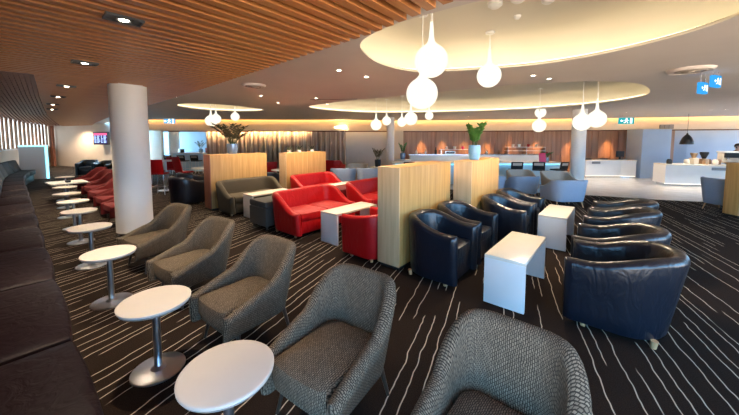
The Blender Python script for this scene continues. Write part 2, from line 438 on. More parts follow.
# bulkhead over the bar end
struct(wall_strip('wall_bulkhead', BULK, 2.15, 3.1, M['bulk'], .15, 1))
LEDP = [(p[0]*1.004, p[1]*1.004) for p in ETOP]
struct(wall_strip('trim_7', LEDP, CEIL+.02, CEIL+.045, M['led_cove'], .02, 1))
for k, (pts, q) in enumerate((([far(-8.6, 15.5), far(-1.2, 15.45)], 0), ([far(-1.3, 16.95), far(1.1, 16.7)], 0), ([far(13.7, 14.6), far(15, 13.9), far(20, 12.4)], 0), ([far(-9.1, 17.0), far(-1.4, 17.0)], 0))):
    struct(wall_strip('trim_%d' % (20+k), pts, 2.32, 2.345, M['led_curtain' if k == 0 else 'led_wall'], .03, 1))
struct(wall_strip('ceiling_upper', [(p[0]*.975, p[1]*.975) for p in ETOP], CEIL+.004, 3.1, M['bulk'], .02, 1))
struct(wall_strip('ceiling_upper', [(p[0]*.975, p[1]*.975) for p in ETOP], 3.08, 3.1, M['bulk'], .9, 1))
soff = BULK+[far(22, 16), far(14, 22), far(-12.2, 24), far(-12.2, 16)]
struct(flat_with_holes('ceiling', soff, [], 2.36, M['bulk']))
struct(wall_strip('trim_8', [(p[0]*1.012, p[1]*1.012) for p in BULK if True][3:], 2.10, 2.17, M['dark_wood'], .05, 1))
# back walls
struct(wall_strip('wall_back', [far(-16, 19.2), far(-8.6, 19.0)], 0, 2.4, M['tinted_wall'], .15, 1))
struct(wall_strip('wall_back', [far(-9.2, 17.2), far(-1.2, 17.2), far(1.3, 16.9)], 0, 2.4, M['white_wall'], .15, 1))
struct(wall_strip('wall_back', [far(-9.2, 17.2), far(-9.2, 19.1)], 0, 2.4, M['white_wall'], .1, 1))
struct(boxo('trim_9', (-.27, .27, -.25, .8, 0, 2.4), M['bulk'])); o = bpy.data.objects['trim_9']; o.location = far(1.5, 16.0, 0); o.rotation_euler = (0, 0, TURN)
# timber clad wall behind the bar: boards with fine joints
bw = [tuple(p) for p in smooth_loop([far(1.7, 16.9), far(5, 16.9), far(8.5, 16.5), far(11.2, 15.9), far(14.2, 15.2)], 6, False)]
struct(wall_strip('wall_bar', bw, 0, 2.4, M['bar_wall'], .15, 1))
bm = bmesh.new(); acc = 0
for (xa, ya), (xb, yb) in zip(bw, bw[1:]):
    n = max(1, int(math.hypot(xb-xa, yb-ya)/.27)); a = math.atan2(yb-ya, xb-xa)
    for i in range(n):
        px, py = xa+(xb-xa)*i/n, ya+(yb-ya)*i/n; w = random.uniform(.06, .14)
        box(bm, px-w/2, px+w/2, py-.045, py+.02, 0, 2.36, rot=a, piv=(px, py))
struct(link_bm('trim_10', bm, M['bar_wall']))
struct(wall_strip('wall_cafe', [far(13.6, 14.9), far(15, 14.2), far(21, 12.4)], 0, 2.4, M['tinted_wall'], .15, 1))
struct(boxo('trim_11', (-.3, .3, -.03, .1, 0, 2.36), M['bar_wall'])); o = bpy.data.objects['trim_11']; o.location = far(14.05, 14.25, 0); o.rotation_euler = (0, 0, TURN-.3)
struct(wall_strip('wall_daylight_block', [(7.3, 7.5), (7.6, 13), (8.2, 19)], 0, 2.66, M['beige_wall'], .15, -1))  # unseen wall added to cut daylight on the far area
# square white pillar beside the cafe counter
struct(boxo('wall_pillar', (-.55, .58, 0, .95, 0, 2.14), M['tinted_wall'], bev=.01)); o = bpy.data.objects['wall_pillar']; o.location = far(12.4, 13.0, 0); o.rotation_euler = (0, 0, TURN-.12)

# round columns
def column(p, r, h, label):
    t = thing('column', label, 'column', (p[0], p[1], 0))
    latheo('shaft', [(r, .09), (r, h)], M['white_wall'], t, 48)
    latheo('skirting', [(r+.012, 0), (r+.012, .085), (r+.004, .09)], M['steel'], t, 48)
    return t
column(far(-4.13, 5.2), .262, 2.60, 'thick white round column under the slatted timber ceiling, beside the grey woven chairs')
column(far(7.02, 10.1), .21, 2.68, 'white round column standing at the right end of the bar')
column(far(.95, 13.6), .17, 2.68, 'slim white round column between the wall and the timber clad bar back')
column(far(-11.05, 17), .27, 2.36, 'pale round column in the far room left of the curtain')

# ------------------------------------------------------------------ tub seating
def path_u(w, d, rc, n):
    """points and outward normals of a U open to -y"""
    segs = [((-w/2, -d/2), (-w/2, d/2-rc)), 'a', ((-w/2+rc, d/2), (w/2-rc, d/2)), 'b', ((w/2, d/2-rc), (w/2, -d/2))]
    Ls = [d-rc, rc*math.pi/2, w-2*rc, rc*math.pi/2, d-rc]; T = sum(Ls); out = []
    for i in range(n+1):
        s = T*i/n; k = 0
        while k < 4 and s > Ls[k]+1e-9: s -= Ls[k]; k += 1
        f = s/Ls[k] if Ls[k] > 1e-9 else 0
        if k in (1, 3):
            a = (math.pi-f*math.pi/2) if k == 1 else (math.pi/2-f*math.pi/2)
            cx = -w/2+rc if k == 1 else w/2-rc
            p = (cx+rc*math.cos(a), d/2-rc+rc*math.sin(a)); nn = (math.cos(a), math.sin(a))
        else:
            a, b = segs[k]; p = (a[0]+(b[0]-a[0])*f, a[1]+(b[1]-a[1])*f); nn = {0: (-1, 0), 2: (0, 1), 4: (1, 0)}[k]
        out.append((Vector(p), Vector(nn), T*i/n, 1-abs(2*i/n-1)))
    return out
def sstep(a, b, v):
    v = min(1, max(0, (v-a)/(b-a))); return v*v*(3-2*v)
def shell_bm(w, d, rc, z0, arm, back, t, k0, k1, flare=.0, n=48, lean=.0, taper=.0, mid=0.0):
    bm = bmesh.new(); uvl = bm.loops.layers.uv.new('UVMap'); rings = []; uvs = {}
    P = path_u(w, d, rc, n)
    def section(p, nn, k, shrink=1.0, fwd=0.0):
        h = arm+mid*min(1, k/max(k0, .01))+(back-arm-mid)*sstep(k0, k1, k); r = t/2; f = flare*(h-z0)/(back-z0)
        prof = [(-.012-taper, z0), (-taper*.75, z0+.02)]
        for q in (.25, .5, .75): prof.append((f*q-taper*(1-q)*.75, z0+(h-r-z0)*q))
        prof.append((f, h-r))
        for a in (25, 50, 75, 90, 105, 130, 155): prof.append((f-r+r*math.cos(R(a)), h-r+r*math.sin(R(a))))
        prof += [(f-t, h-r)]
        for q in (.66, .33): prof.append((f*q-t, z0+(h-r-z0)*q))
        prof.append((-t, z0))
        out = []
        for o_, z in prof:
            c = -t/2+f*((z-z0)/max(h-r-z0, .01)); o2 = c+(o_-c)*shrink
            x = p.x+nn.x*o2; y = p.y+nn.y*o2
            y += lean*max(0, nn.y)*((z-z0)/(back-z0))
            out.append((Vector((x, y-fwd, z))))
        return out
    secs = []
    e = t/2
    for a in (80, 55, 28): secs.append((section(P[0][0], P[0][1], 0, math.cos(R(a)), e*math.sin(R(a))), -e*math.sin(R(a))))
    for p, nn, s, k in P: secs.append((section(p, nn, k), s))
    for a in (28, 55, 80): secs.append((section(P[-1][0], P[-1][1], 0, math.cos(R(a)), e*math.sin(R(a))), P[-1][2]+e*math.sin(R(a))))
    for sec, s in secs:
        row = []; acc = 0
        for i, v in enumerate(sec):
            if i: acc += (v-sec[i-1]).length
            bv = bm.verts.new(v); uvs[bv] = (s, acc); row.append(bv)
        rings.append(row)
    m = len(rings[0])
    for a, b in zip(rings, rings[1:]):
        for i in range(m-1): bm.faces.new([a[i], a[i+1], b[i+1], b[i]])
        bm.faces.new([a[m-1], a[0], b[0], b[m-1]])
    bm.faces.new(rings[0]); bm.faces.new(rings[-1][::-1])
    bmesh.ops.recalc_face_normals(bm, faces=bm.faces)
    for f in bm.faces:
        for lp in f.loops: lp[uvl].uv = uvs[lp.vert]
    return bm
def pad_bm(outline, z0, z1, dome=.02, r=.03):
    """soft cushion over a plan outline (counter clockwise)"""
    bm = bmesh.new(); uvl = bm.loops.layers.uv.new('UVMap')
    c = sum(outline, Vector((0, 0)))/len(outline)
    rows = []
    for ins, z in ((r*.5, z0), (0, z0+r*.5), (0, z1-r), (r*.3, z1-r*.3), (r, z1), (.12, z1+dome*.6)):
        rows.append([bm.verts.new((*(p+(c-p).normalized()*ins), z)) for p in outline])
    cv = bm.verts.new((c.x, c.y, z1+dome)); n = len(outline)
    for a, b in zip(rows, rows[1:]):
        for i in range(n): bm.faces.new([a[i], a[(i+1) % n], b[(i+1) % n], b[i]])
    for i in range(n): bm.faces.new([rows[-1][i], rows[-1][(i+1) % n], cv])
    bm.faces.new(rows[0][::-1]); bmesh.ops.recalc_face_normals(bm, faces=bm.faces)
    for f in bm.faces:
        for lp in f.loops: lp[uvl].uv = (lp.vert.co.x, lp.vert.co.y+lp.vert.co.z)
    return bm
def inner_outline(w, d, rc, t, front, n=40, x0=None, x1=None):
    g = .006
    pts = [p-nn*(t+g) for p, nn, s, k in path_u(w, d, rc, n)]
    a, b = pts[0].copy(), pts[-1].copy()
    pts[0].y = pts[-1].y = -d/2
    fr = []
    for i in range(1, 10):
        q = i/10; x = b.x+(a.x-b.x)*q; fr.append(Vector((x, -d/2-front*math.sin(math.pi*q)**.5)))
    pts = pts+fr
    if x0 is not None:
        pts = [Vector((min(max(p.x, x0), x1), p.y)) for p in pts]
        u = []
        for p in pts:
            if not u or (p-u[-1]).length > 1e-4: u.append(p)
        pts = u
    return pts[::-1]

def tub_seat(root, mt, w, d, rc, z0, arm, back, t, k0, k1, seat_z, flare=.03, lean=0.0, legs='taper', leg_mat=None, seats=1, front=.03, base=True, taper=0.0, seat_mat=None, base_th=.12, mid=0.0):
    link_bm('backrest', shell_bm(w, d, rc, z0, arm, back, t, k0, k1, flare, 48, lean, taper, mid), mt, root, True)
    if seats == 1:
        link_bm('seat', pad_bm(inner_outline(w, d, rc, t, front), seat_z-base_th, seat_z), seat_mat or mt, root, True)
    else:
        hw = w/2-t
        link_bm('seat', pad_bm(inner_outline(w, d, rc, t, front, 60, -hw-.05, -.004), seat_z-base_th, seat_z), seat_mat or mt, root, True)
        link_bm('seat', pad_bm(inner_outline(w, d, rc, t, front, 60, .004, hw+.05), seat_z-base_th, seat_z), seat_mat or mt, root, True)
    if base:
        link_bm('base', pad_bm([p*.985 for p in inner_outline(w, d, rc, t, front*.4)], z0+.005, seat_z-base_th+.004, 0, .012), mt, root, True)
    lm = leg_mat or M['leg_dark']
    for sx in (-1, 1):
        for sy in (-1, 1):
            if legs == 'taper': tubeo('leg', (sx*(w/2-.09), sy*(d/2-.10), z0+.02), (sx*(w/2-.055), sy*(d/2-.06), 0), .017, .010, lm, root)
            else: tubeo('leg', (sx*(w/2-.07), sy*(d/2-.09), z0+.015), (sx*(w/2-.075), sy*(d/2-.095), 0), .026, .020, lm, root)

# grey woven tub chairs facing the banquette
G = 'grey woven tub chairs opposite the banquette'
wc = thing('tub_chair', 'grey-brown woven tub chair nearest the viewer, cut off by the bottom edge', 'chair', (-.36, 1.24, 0), R(0), G)
tub_seat(wc, M['weave'], .60, .61, .19, .19, .40, .745, .085, .36, .74, .40, flare=.03, lean=.06, mid=.10, taper=.055, base_th=.14, front=.03, base=False)
bm = pad_bm([p*.96 for p in inner_outline(.60, .61, .19, .085, .01)], .20, .275, 0, .03)
link_bm('base', bm, M['weave'], wc, True)
for i, (x, y, a, lab) in enumerate([(-1.31, 1.22, 6, 'grey-brown woven tub chair beside the nearest round white table'),
        (-2.38, 1.22, 4, 'grey-brown woven tub chair, third from the viewer, in front of the red sofa'),
        (-3.50, 1.21, 6, 'grey-brown woven tub chair, fourth from the viewer, left of the third one'),
        (-4.72, 1.19, 8, 'grey-brown woven tub chair next to the thick white column')]):
    dup(wc, lab, (x, y, 0), R(a))

# red tub chairs further along the row
G = 'red tub chairs beyond the column'
rc_ = thing('tub_chair', 'red tub chair of the far row, closest to the thick white column', 'chair', (-7.55, 1.42, 0), R(5), G)
tub_seat(rc_, M['red_fabric'], .62, .60, .20, .20, .42, .76, .075, .30, .74, .42, flare=.02, lean=.10, mid=.08, base=False)
for i, x in enumerate((-8.6, -9.7, -10.9, -12.1, -13.3)):
    dup(rc_, ['second', 'third', 'fourth', 'fifth', 'last'][i]+' red tub chair from the thick white column along the far round tables', (x, 1.45+.04*i, 0), R(5+3*i))

# black leather club armchairs
G = 'black leather club armchairs'
def club(label, loc, rz, lean=.075, flare=.035):
    t = thing('club_armchair', label, 'armchair', loc, rz, G)
    tub_seat(t, M['black_leather'], .69, .65, .32, .05, .61, .735, .115, .10, .70, .43, flare=flare, lean=lean, legs='foot', leg_mat=M['foot_wood'], base_th=.13, front=.02)
    for s, q in ((-1, 0), (1, 1)):
        pass
    return t
ca = club('black leather club armchair against the oak partition, nearest of the left row', (-1.70, 3.36, 0), R(90), .02, .02)
dup(ca, 'black leather club armchair against the oak partition, second of the left row', (-1.70, 4.13, 0), R(88))
dup(ca, 'black leather club armchair under the blue plant pot, third of the left row', (-1.42, 5.14, 0), R(92))
dup(ca, 'black leather club armchair farthest back in the left row by the blue-grey chairs', (-1.42, 5.92, 0), R(90))
cr = club('large black leather club armchair nearest the viewer on the right, showing its blue-lit side', (.035, 3.47, 0), R(-90))
dup(cr, 'black leather club armchair directly behind the nearest one on the right', (.0, 4.25, 0), R(-90))
dup(cr, 'black leather club armchair on the right, third from the viewer', (.02, 5.40, 0), R(-91))
dup(cr, 'black leather club armchair on the right, farthest of its row', (.04, 6.17, 0), R(-90))

# two-seat sofas
def sofa(label, loc, rz, mt, group=None, arm=.44, back=.72, w=1.42, d=.74):
    t = thing('sofa', label, 'sofa', loc, rz, group)
    tub_seat(t, mt, w, d, .22, .06, arm, back, .12, .04, .46, .41, flare=.04, lean=.05, legs='foot', leg_mat=M['foot_wood'], seats=2, base_th=.14, front=.015)
    return t
s1 = sofa('bright red leather two-seat sofa facing the pale coffee table by the oak partition', (-4.45, 3.66, 0), R(90), M['red_leather'], 'red leather sofas')
dup(s1, 'red leather two-seat sofa against the middle oak partition with small white pots on top', (-6.40, 5.42, 0), R(90))
dup(s1, 'red leather two-seat sofa farthest right, half hidden behind the nearest oak partition', (-4.32, 5.42, 0), R(90))
t = thing('armchair', 'red leather armchair with upright sides backing onto the nearest oak partition', 'armchair', (-2.72, 3.34, 0), R(-90))
tub_seat(t, M['red_leather'], .70, .56, .16, .05, .60, .66, .10, .1, .7, .42, flare=.02, legs='foot', leg_mat=M['foot_wood'])
sofa('taupe grey two-seat sofa against the left oak partition', (-6.76, 3.66, 0), R(90), M['grey_sofa'])

# low upholstered benches
def bench(label, loc, rz, mt, L_=1.35, W_=.62, h=.53):
    t = thing('bench', label, 'bench', loc, rz)
    bm = bmesh.new(); box(bm, -L_/2, L_/2, -W_/2, W_/2, .07, h-.12, bev=.02); link_bm('base', bm, mt, t, True)
    bm = bmesh.new(); box(bm, -L_/2, L_/2, -W_/2, W_/2, h-.118, h, bev=.035); link_bm('seat', bm, mt, t, True)
    for sx in (-1, 1):
        for sy in (-1, 1): tubeo('leg', (sx*(L_/2-.06), sy*(W_/2-.06), .08), (sx*(L_/2-.06), sy*(W_/2-.06), 0), .022, .018, M['leg_dark'], t)
bench('charcoal upholstered low bench between the white-ended table and the red sofa', (-5.18, 3.57, 0), R(90), M['grey_bench'], 1.35, .58)
bench('dark red upholstered low bench beside the far coffee table', (-5.15, 5.45, 0), R(90), M['red_fabric'])

# ------------------------------------------------------------------ tables
def coffee(label, loc, rz=0, W_=.38, L_=1.0, h=.5, t_=.035):
    t = thing('coffee_table', label, 'table', loc, rz, 'waterfall coffee tables')
    boxo('tabletop', (-W_/2, W_/2, -L_/2, L_/2, h-t_, h), M['cream_top'], t, .004)
    for s in (-1, 1):
        y = s*(L_/2-t_/2); boxo('side_panel', (-W_/2, W_/2, y-t_/2, y+t_/2, 0, h-t_), M['laminate'], t, .003)
    return t
ct = coffee('white waterfall coffee table between the nearest black armchairs', (-.83, 3.54, 0))
dup(ct, 'white waterfall coffee table farther back between black armchairs, before the blue-grey chairs', (-.76, 5.72, 0))
dup(ct, 'white waterfall coffee table in front of the bright red sofa', (-3.54, 3.70, 0))
dup(ct, 'white waterfall coffee table in front of the taupe grey sofa', (-6.07, 3.68, 0))
dup(ct, 'white waterfall coffee table in front of the farther red sofa', (-5.72, 5.60, 0))

G = 'round pedestal tables along the banquette'
rt = thing('round_table', 'round white pedestal table nearest the viewer, its base out of frame', 'table', (-1.45, .63, 0), 0, G)
latheo('tabletop', [(.205, .496), (.220, .502), (.222, .515), (.219, .518), (.21, .5195), (0, .5195)], M['table_top'], rt, 56)
latheo('edge_band', [(.15, .488), (.212, .488), (.216, .496), (.15, .497)], M['edge'], rt, 56)
latheo('pole', [(.05, .012), (.024, .03), (.023, .468), (.07, .484), (.07, .488)], M['chrome'], rt, 28)
latheo('base_plate', [(.168, 0), (.168, .005), (.16, .008), (0, .010)], M['chrome'], rt, 48)
names = ['second round white pedestal table from the viewer with its chrome base plate showing', 'third round white pedestal table from the viewer', 'fourth round white pedestal table from the viewer, before the second chair from the column',
         'fifth round white pedestal table along the banquette', 'sixth round white pedestal table, first of those facing red chairs', 'seventh round white pedestal table, facing the red chairs', 'eighth round white pedestal table, facing the red chairs',
         'last round white pedestal table, beyond the square one at the banquette end']
for (x, y), lab in zip([(-2.5, .60), (-3.95, .58), (-5.32, .61), (-6.7, .65), (-7.85, .69), (-9.1, .71), (-10.45, .79), (-13.3, 1.02)], names): dup(rt, lab, (x, y, 0))
t = thing('square_table', 'bright white square table among the far round tables by the banquette', 'table', (-11.8, .95, 0), R(4))
boxo('tabletop', (-.45, .45, -.38, .38, .47, .5), M['laminate'], t, .004)
latheo('pole', [(.03, .012), (.03, .47)], M['chrome'], t, 20); latheo('base_plate', [(.24, 0), (.24, .008), (0, .014)], M['chrome'], t, 32)

# ------------------------------------------------------------------ oak partitions
def partition(label, x0, x1, y0, y1, h, end=None):
    t = thing('partition', label, 'partition', ((x0+x1)/2, (y0+y1)/2, 0))
    w, d = (x1-x0)/2, (y1-y0)/2
    boxo('panel', (-w, w, -d+.02, d, .05, h), M['oak'], t, .004)
    boxo('end_panel', (-w, w, -d, -d+.019, .05, h), end or M['oak_end'], t, .003)
    boxo('plinth', (-w+.02, w-.02, -d+.03, d-.02, 0, .05), M['dark_metal'], t)
    return t
partition('oak veneer partition nearest the viewer between the red and black armchairs', -2.42, -2.08, 3.05, 4.50, 1.315)
partition('oak veneer partition carrying the blue plant pot, behind the nearest one', -2.10, -1.80, 4.66, 6.05, 1.32)
partition('oak veneer partition at the left with the silver pot, behind the taupe sofa', -7.62, -7.28, 2.92, 4.38, 1.32, M['red_wood'])
partition('oak veneer partition in the middle carrying three small white pots, behind a red sofa', -7.22, -6.90, 4.72, 6.15, 1.32)
t = partition('pale oak partition at the right edge of the view beside the blue-grey chair', -.9, .35, -.15, .15, 1.17)
t.location = far(8.46, 6.42, 0); t.rotation_euler = (0, 0, TURN)

# ------------------------------------------------------------------ banquette
bq = thing('banquette', 'long dark leather banquette running along the left wall', 'banquette', (-1.3, 0, 0))
seams = [(-1.25*k, 0.0) for k in range(11)]+[(-13.75, .02), (-14.98, .09), (-16.2, .22), (-17.4, .42)]
for k, (pa, pb) in enumerate(zip(seams, seams[1:])):
    L_ = math.hypot(pb[0]-pa[0], pb[1]-pa[1]); an = math.atan2(pa[1]-pb[1], pa[0]-pb[0])
    mtx = Matrix.Translation((pa[0], pa[1], 0)) @ Matrix.Rotation(an, 4, 'Z')
    ol = [Vector((-L_+.006, -.24)), Vector((-.006, -.24))]
    for i in range(13):
        q = i/12; ol.append(Vector((-.006+(-L_+.012)*q, .172+.036*math.sin(math.pi*q)**.7)))
    bm = pad_bm(ol, .28, .44, .014, .045); bm.transform(mtx)
    link_bm('seat', bm, M['banquette'], bq, True)
    bm = bmesh.new(); box(bm, -L_+.006, -.006, -.32, -.20, .40, .86, bev=.03)
    for v in bm.verts: v.co.y -= (v.co.z-.40)*.30
    bm.transform(mtx); link_bm('backrest', bm, M['banquette'], bq, True)
    bm = bmesh.new(); box(bm, -L_, 0, -.40, .12, 0, .285); bm.transform(mtx); link_bm('base', bm, M['black'], bq)

o = boxo('box', (-.09, .09, -.05, .05, 0, .05), M['black'], None, .008); o.location = (-11.7, .95, .5005); tag(o, 'small dark box lying on the bright square table by the banquette', 'box')
# low end screen by the banquette, glow put on its blue-lit white edge
t = thing('end_screen', 'low white end screen with a cyan glow put on its edge beyond the banquette', 'screen', (-19.2, .42, 0), 0)
boxo('panel', (-.06, .06, -.25, .50, 0, 1.40), M['white_wall'], t)
bm = bmesh.new(); box(bm, -.08, .08, .50, .58, 0, 1.45); box(bm, -.08, .08, -.25, .50, 1.40, 1.45)
link_bm('glow_edge', bm, M['cyan'], t)

# ------------------------------------------------------------------ pendant globes
def pendant(label, p, zc, r, ztop, group):
    t = thing('pendant_lamp', label, 'lamp', (p[0], p[1], zc), 0, group)
    prof = [(0, -r)]
    for a in range(-80, 66, 8): prof.append((r*math.cos(R(a)), r*math.sin(R(a))))
    prof += [(r*.30, r*1.03), (r*.21, r*1.16), (r*.16, r*1.4), (r*.12, r*1.9), (r*.09, r*2.3)]
    latheo('globe', prof, M['globe'], t, 36)
    latheo('neck', [(r*.09, r*2.28), (r*.07, r*2.6), (r*.06, max(r*2.65, min(r*3.1, ztop-zc-.03)))], M['laminate'], t, 14)
    if ztop-zc-.03 > r*3.1: latheo('cord', [(.006, r*3.05), (.006, ztop-zc-.02)], M['laminate'], t, 8)
    latheo('canopy', [(.055, ztop-zc-.025), (.06, ztop-zc-.01), (.06, ztop-zc)], M['laminate'], t, 24)
for a, b, zc, r, zt, lab in [
    (.64, 3.18, 2.475, .17, 3.08, 'large glowing globe pendant, higher of the overlapping pair by the slats'),
    (.604, 3.5, 2.19, .178, 3.08, 'large glowing globe pendant, lower of the overlapping pair by the slats'),
    (1.605, 4.10, 2.52, .155, 3.09, 'glowing globe pendant hanging alone right of the large pair'),
    (5.65, 10.0, 2.57, .168, 3.09, 'small globe pendant, upper of the vertical pair before the bar'),
    (4.72, 8.4, 2.06, .175, 3.09, 'globe pendant, lower of the vertical pair before the bar'),
    (4.28, 6.08, 2.02, .168, 3.09, 'globe pendant, left of the touching pair before the right column'),
    (4.66, 6.2, 2.09, .172, 3.09, 'globe pendant, right of the touching pair before the right column'),
    (.20, 9.2, 2.13, .165, 3.09, 'globe pendant, leftmost of the far cluster above the nearest partition'),
    (.60, 10.6, 2.34, .155, 3.09, 'small globe pendant, second from left in the far cluster'),
    (1.05, 9.8, 2.25, .15, 3.09, 'globe pendant, third of the far cluster, beside a larger one'),
    (1.08, 7.9, 2.22, .17, 3.09, 'largest globe pendant of the far cluster below the big pair'),
    (2.15, 10.9, 2.54, .150, 3.09, 'small globe pendant at the right of the far cluster'),
    (-4.93, 9.4, 2.26, .17, 3.03, 'globe pendant in the left recess, lower of the close pair'),
    (-5.05, 9.95, 2.36, .155, 3.03, 'globe pendant in the left recess, behind the lower one'),
    (-4.40, 9.9, 2.43, .135, 3.03, 'small globe pendant in the left recess, right of the pair')]:
    pendant(lab, far(a, b), zc, r, zt, 'glowing globe pendants')

# ------------------------------------------------------------------ ceiling fittings
def lamp_data(name, kind, energy, color, **kw):
    l = bpy.data.lights.new(name, kind); l.energy = energy; l.color = color
    for k, v in kw.items(): setattr(l, k, v)
    return l
sl_end = lamp_data('end wall downlight', 'SPOT', 190, (1, .78, .55), spot_size=R(150), spot_blend=.6, shadow_soft_size=.05)
sl = lamp_data('slat downlight', 'SPOT', 95, (1, .80, .58), spot_size=R(95), spot_blend=.6, shadow_soft_size=.04)
names = ['nearest', 'second', 'third', 'fourth', 'fifth', 'sixth']
for i, (x, y) in enumerate([(-2.94, .60), (-4.91, .61), (-7.22, .65), (-9.08, .68), (-11.1, .73), (-12.85, .82)]):
    t = thing('ceiling_light', names[i]+' black recessed tray light in the slatted ceiling above the round tables', 'light', (x, y, 2.571), R(90), 'tray lights in the slatted ceiling')
    bm = bmesh.new()
    for d in ((-.115, .115, -.075, -.064), (-.115, .115, .064, .075), (-.115, -.104, -.064, .064), (.104, .115, -.064, .064)): box(bm, *d, -.014, .0)
    box(bm, -.115, .115, -.075, .075, .0, .012)
    link_bm('frame', bm, M['black'], t)
    latheo('housing', [(.055, .0), (.055, -.012), (.044, -.014), (.040, -.002)], M['dark_metal'], t, 24)
    latheo('lamp', [(.032, -.001), (.032, -.010), (.022, -.016), (0, -.017)], M['spot'], t, 20)
    lo = bpy.data.objects.new('slat_downlight', sl); COL.objects.link(lo); lo.location = (0, 0, -.05); lo.parent = t
for a, b, w in ((-17.6, 17.7, 'left of the flight screen'), (-14.3, 16.6, 'right of the flight screen')):  # two fill lights added to brighten the end wall
    t = thing('downlight', 'added fill downlight under the slats before the beige end wall, '+w, 'light', far(a, b, 2.575), 0, 'added end wall fill lights')
    latheo('trim_ring', [(.03, -.001), (.05, -.008), (.055, 0)], M['black'], t, 20); latheo('lamp', [(.03, -.002), (0, -.003)], M['spot'], t, 16)
    lo = bpy.data.objects.new('end_wall_fill', sl_end); COL.objects.link(lo); lo.location = (0, 0, -.03); lo.parent = t
dl = lamp_data('ceiling downlight', 'SPOT', 75, (1, .80, .58), spot_size=R(130), spot_blend=.7, shadow_soft_size=.03)
dl_dim = lamp_data('dim ceiling downlight', 'SPOT', 65, (1, .86, .70), spot_size=R(120), spot_blend=.7, shadow_soft_size=.03)
spots = [(-.45, 4.5, 'above the bright red sofa'), (-.05, 4.95, 'between the slats and the large recess'), (-2.5, 7.0, 'above the taupe sofa'), (-2.5, 8.3, 'above the left oak partition'),
         (-1.3, 7.4, 'beside the ceiling vent'), (-1.2, 8.6, 'left of the long recess'), (-4.6, 7.2, 'before the left recess'), (-6.0, 7.6, 'left of the left recess'),
         (2.6, 4.85, 'between the two large recesses, left one'), (3.0, 5.1, 'between the two large recesses, right one'), (9.5, 11.2, 'before the white square pillar'),
         (11.5, 10.2, 'before the cafe counter, left one'), (11.9, 10.1, 'before the cafe counter, right one'),
         (4.2, 12.9, 'added as fill above the bar, left one of three'), (6.3, 12.8, 'added as fill above the bar, middle one of three'), (8.6, 12.3, 'added as fill above the bar, right one of three')]  # these three are fill lights added to brighten the bar zone
for a, b, w in spots:
    t = thing('downlight', 'small round lit downlight in the taupe ceiling '+w, 'light', far(a, b, CEIL), 0, 'small ceiling downlights')
    latheo('trim_ring', [(.026, -.001), (.045, -.006), (.05, 0)], M['laminate'], t, 20)
    latheo('lamp', [(.026, -.002), (0, -.003)], M['spot'], t, 16)
    lo = bpy.data.objects.new('ceiling_downlight', dl if b < 10 else dl_dim); COL.objects.link(lo); lo.location = (0, 0, -.03); lo.parent = t
def disc(name, label, cat, a, b, z, r, h, m, group=None):
    t = thing(name, label, cat, far(a, b, z), 0, group)
    latheo('rim', [(r*.8, -h), (r*.96, -h*.8), (r, 0)], m, t, 28)
    latheo('cover', [(r*.8, -h+.001), (r*.55, -h*1.35), (0, -h*1.4)], M['laminate'], t, 24)
disc('smoke_detector', 'white round ceiling fitting in the large recess, left of two', 'detector', 1.32, 3.26, 3.1, .075, .045, M['laminate'], 'white fittings in the large recess')
disc('smoke_detector', 'white round ceiling fitting in the large recess, upper one next to the left', 'detector', 1.50, 3.13, 3.1, .075, .045, M['laminate'], 'white fittings in the large recess')
disc('smoke_detector', 'small white round fitting at the right in the large recess', 'detector', 1.84, 3.2, 3.1, .06, .03, M['laminate'], 'white fittings in the large recess')
disc('smoke_detector', 'tiny white sensor below the pair of fittings in the large recess', 'detector', 1.72, 3.6, 3.1, .04, .03, M['laminate'], 'white fittings in the large recess')
def round_vent(label, a, b, r):
    t = thing('air_diffuser', label, 'vent', far(a, b, CEIL))
    for k, (r0, r1) in enumerate(((1, .86), (.74, .60), (.48, .34), (.22, .0))):
        latheo('ring', [(r*r1, -.03-.006*k), (r*r1, -.036-.006*k), (r*r0*.98, -.012-.006*k), (r*r0, 0), (r*r1+.004, -.002)] if r1 else [(r*r0, -.03), (r*r0*.9, -.055), (0, -.056)], M['grille'] if k else M['ceiling'], t, 36)
    latheo('plenum', [(r*.95, -.001), (0, -.0015)], M['grille_dark'], t, 30)
round_vent('large round grey air diffuser in the ceiling near the hanging blue signs', 4.64, 4.42, .26)
round_vent('round grey air diffuser in the ceiling beside the slat edge', -2.15, 5.65, .22)
bm = bmesh.new(); box(bm, -.6, .6, -.03, .03, -.004, .002); t = link_bm('slot_vent', bm, M['grille_dark'])
t.location = far(-.9, 7.6, CEIL); t.rotation_euler = (0, 0, TURN-.1); tag(t, 'thin dark linear slot vent in the ceiling left of the long recess', 'vent')
t = thing('wall_vent', 'small rectangular grey vent grille on the cream bulkhead above the pillar', 'vent', far(13.3, 13.5, 2.27), TURN-.24)
boxo('backing', (-.26, .26, .0, .02, -.09, .09), M['grille_dark'], t)
for k in range(3): boxo('slat', (-.25+.17*k, -.10+.17*k, -.02, 0, -.08, .08), M['grille'], t)

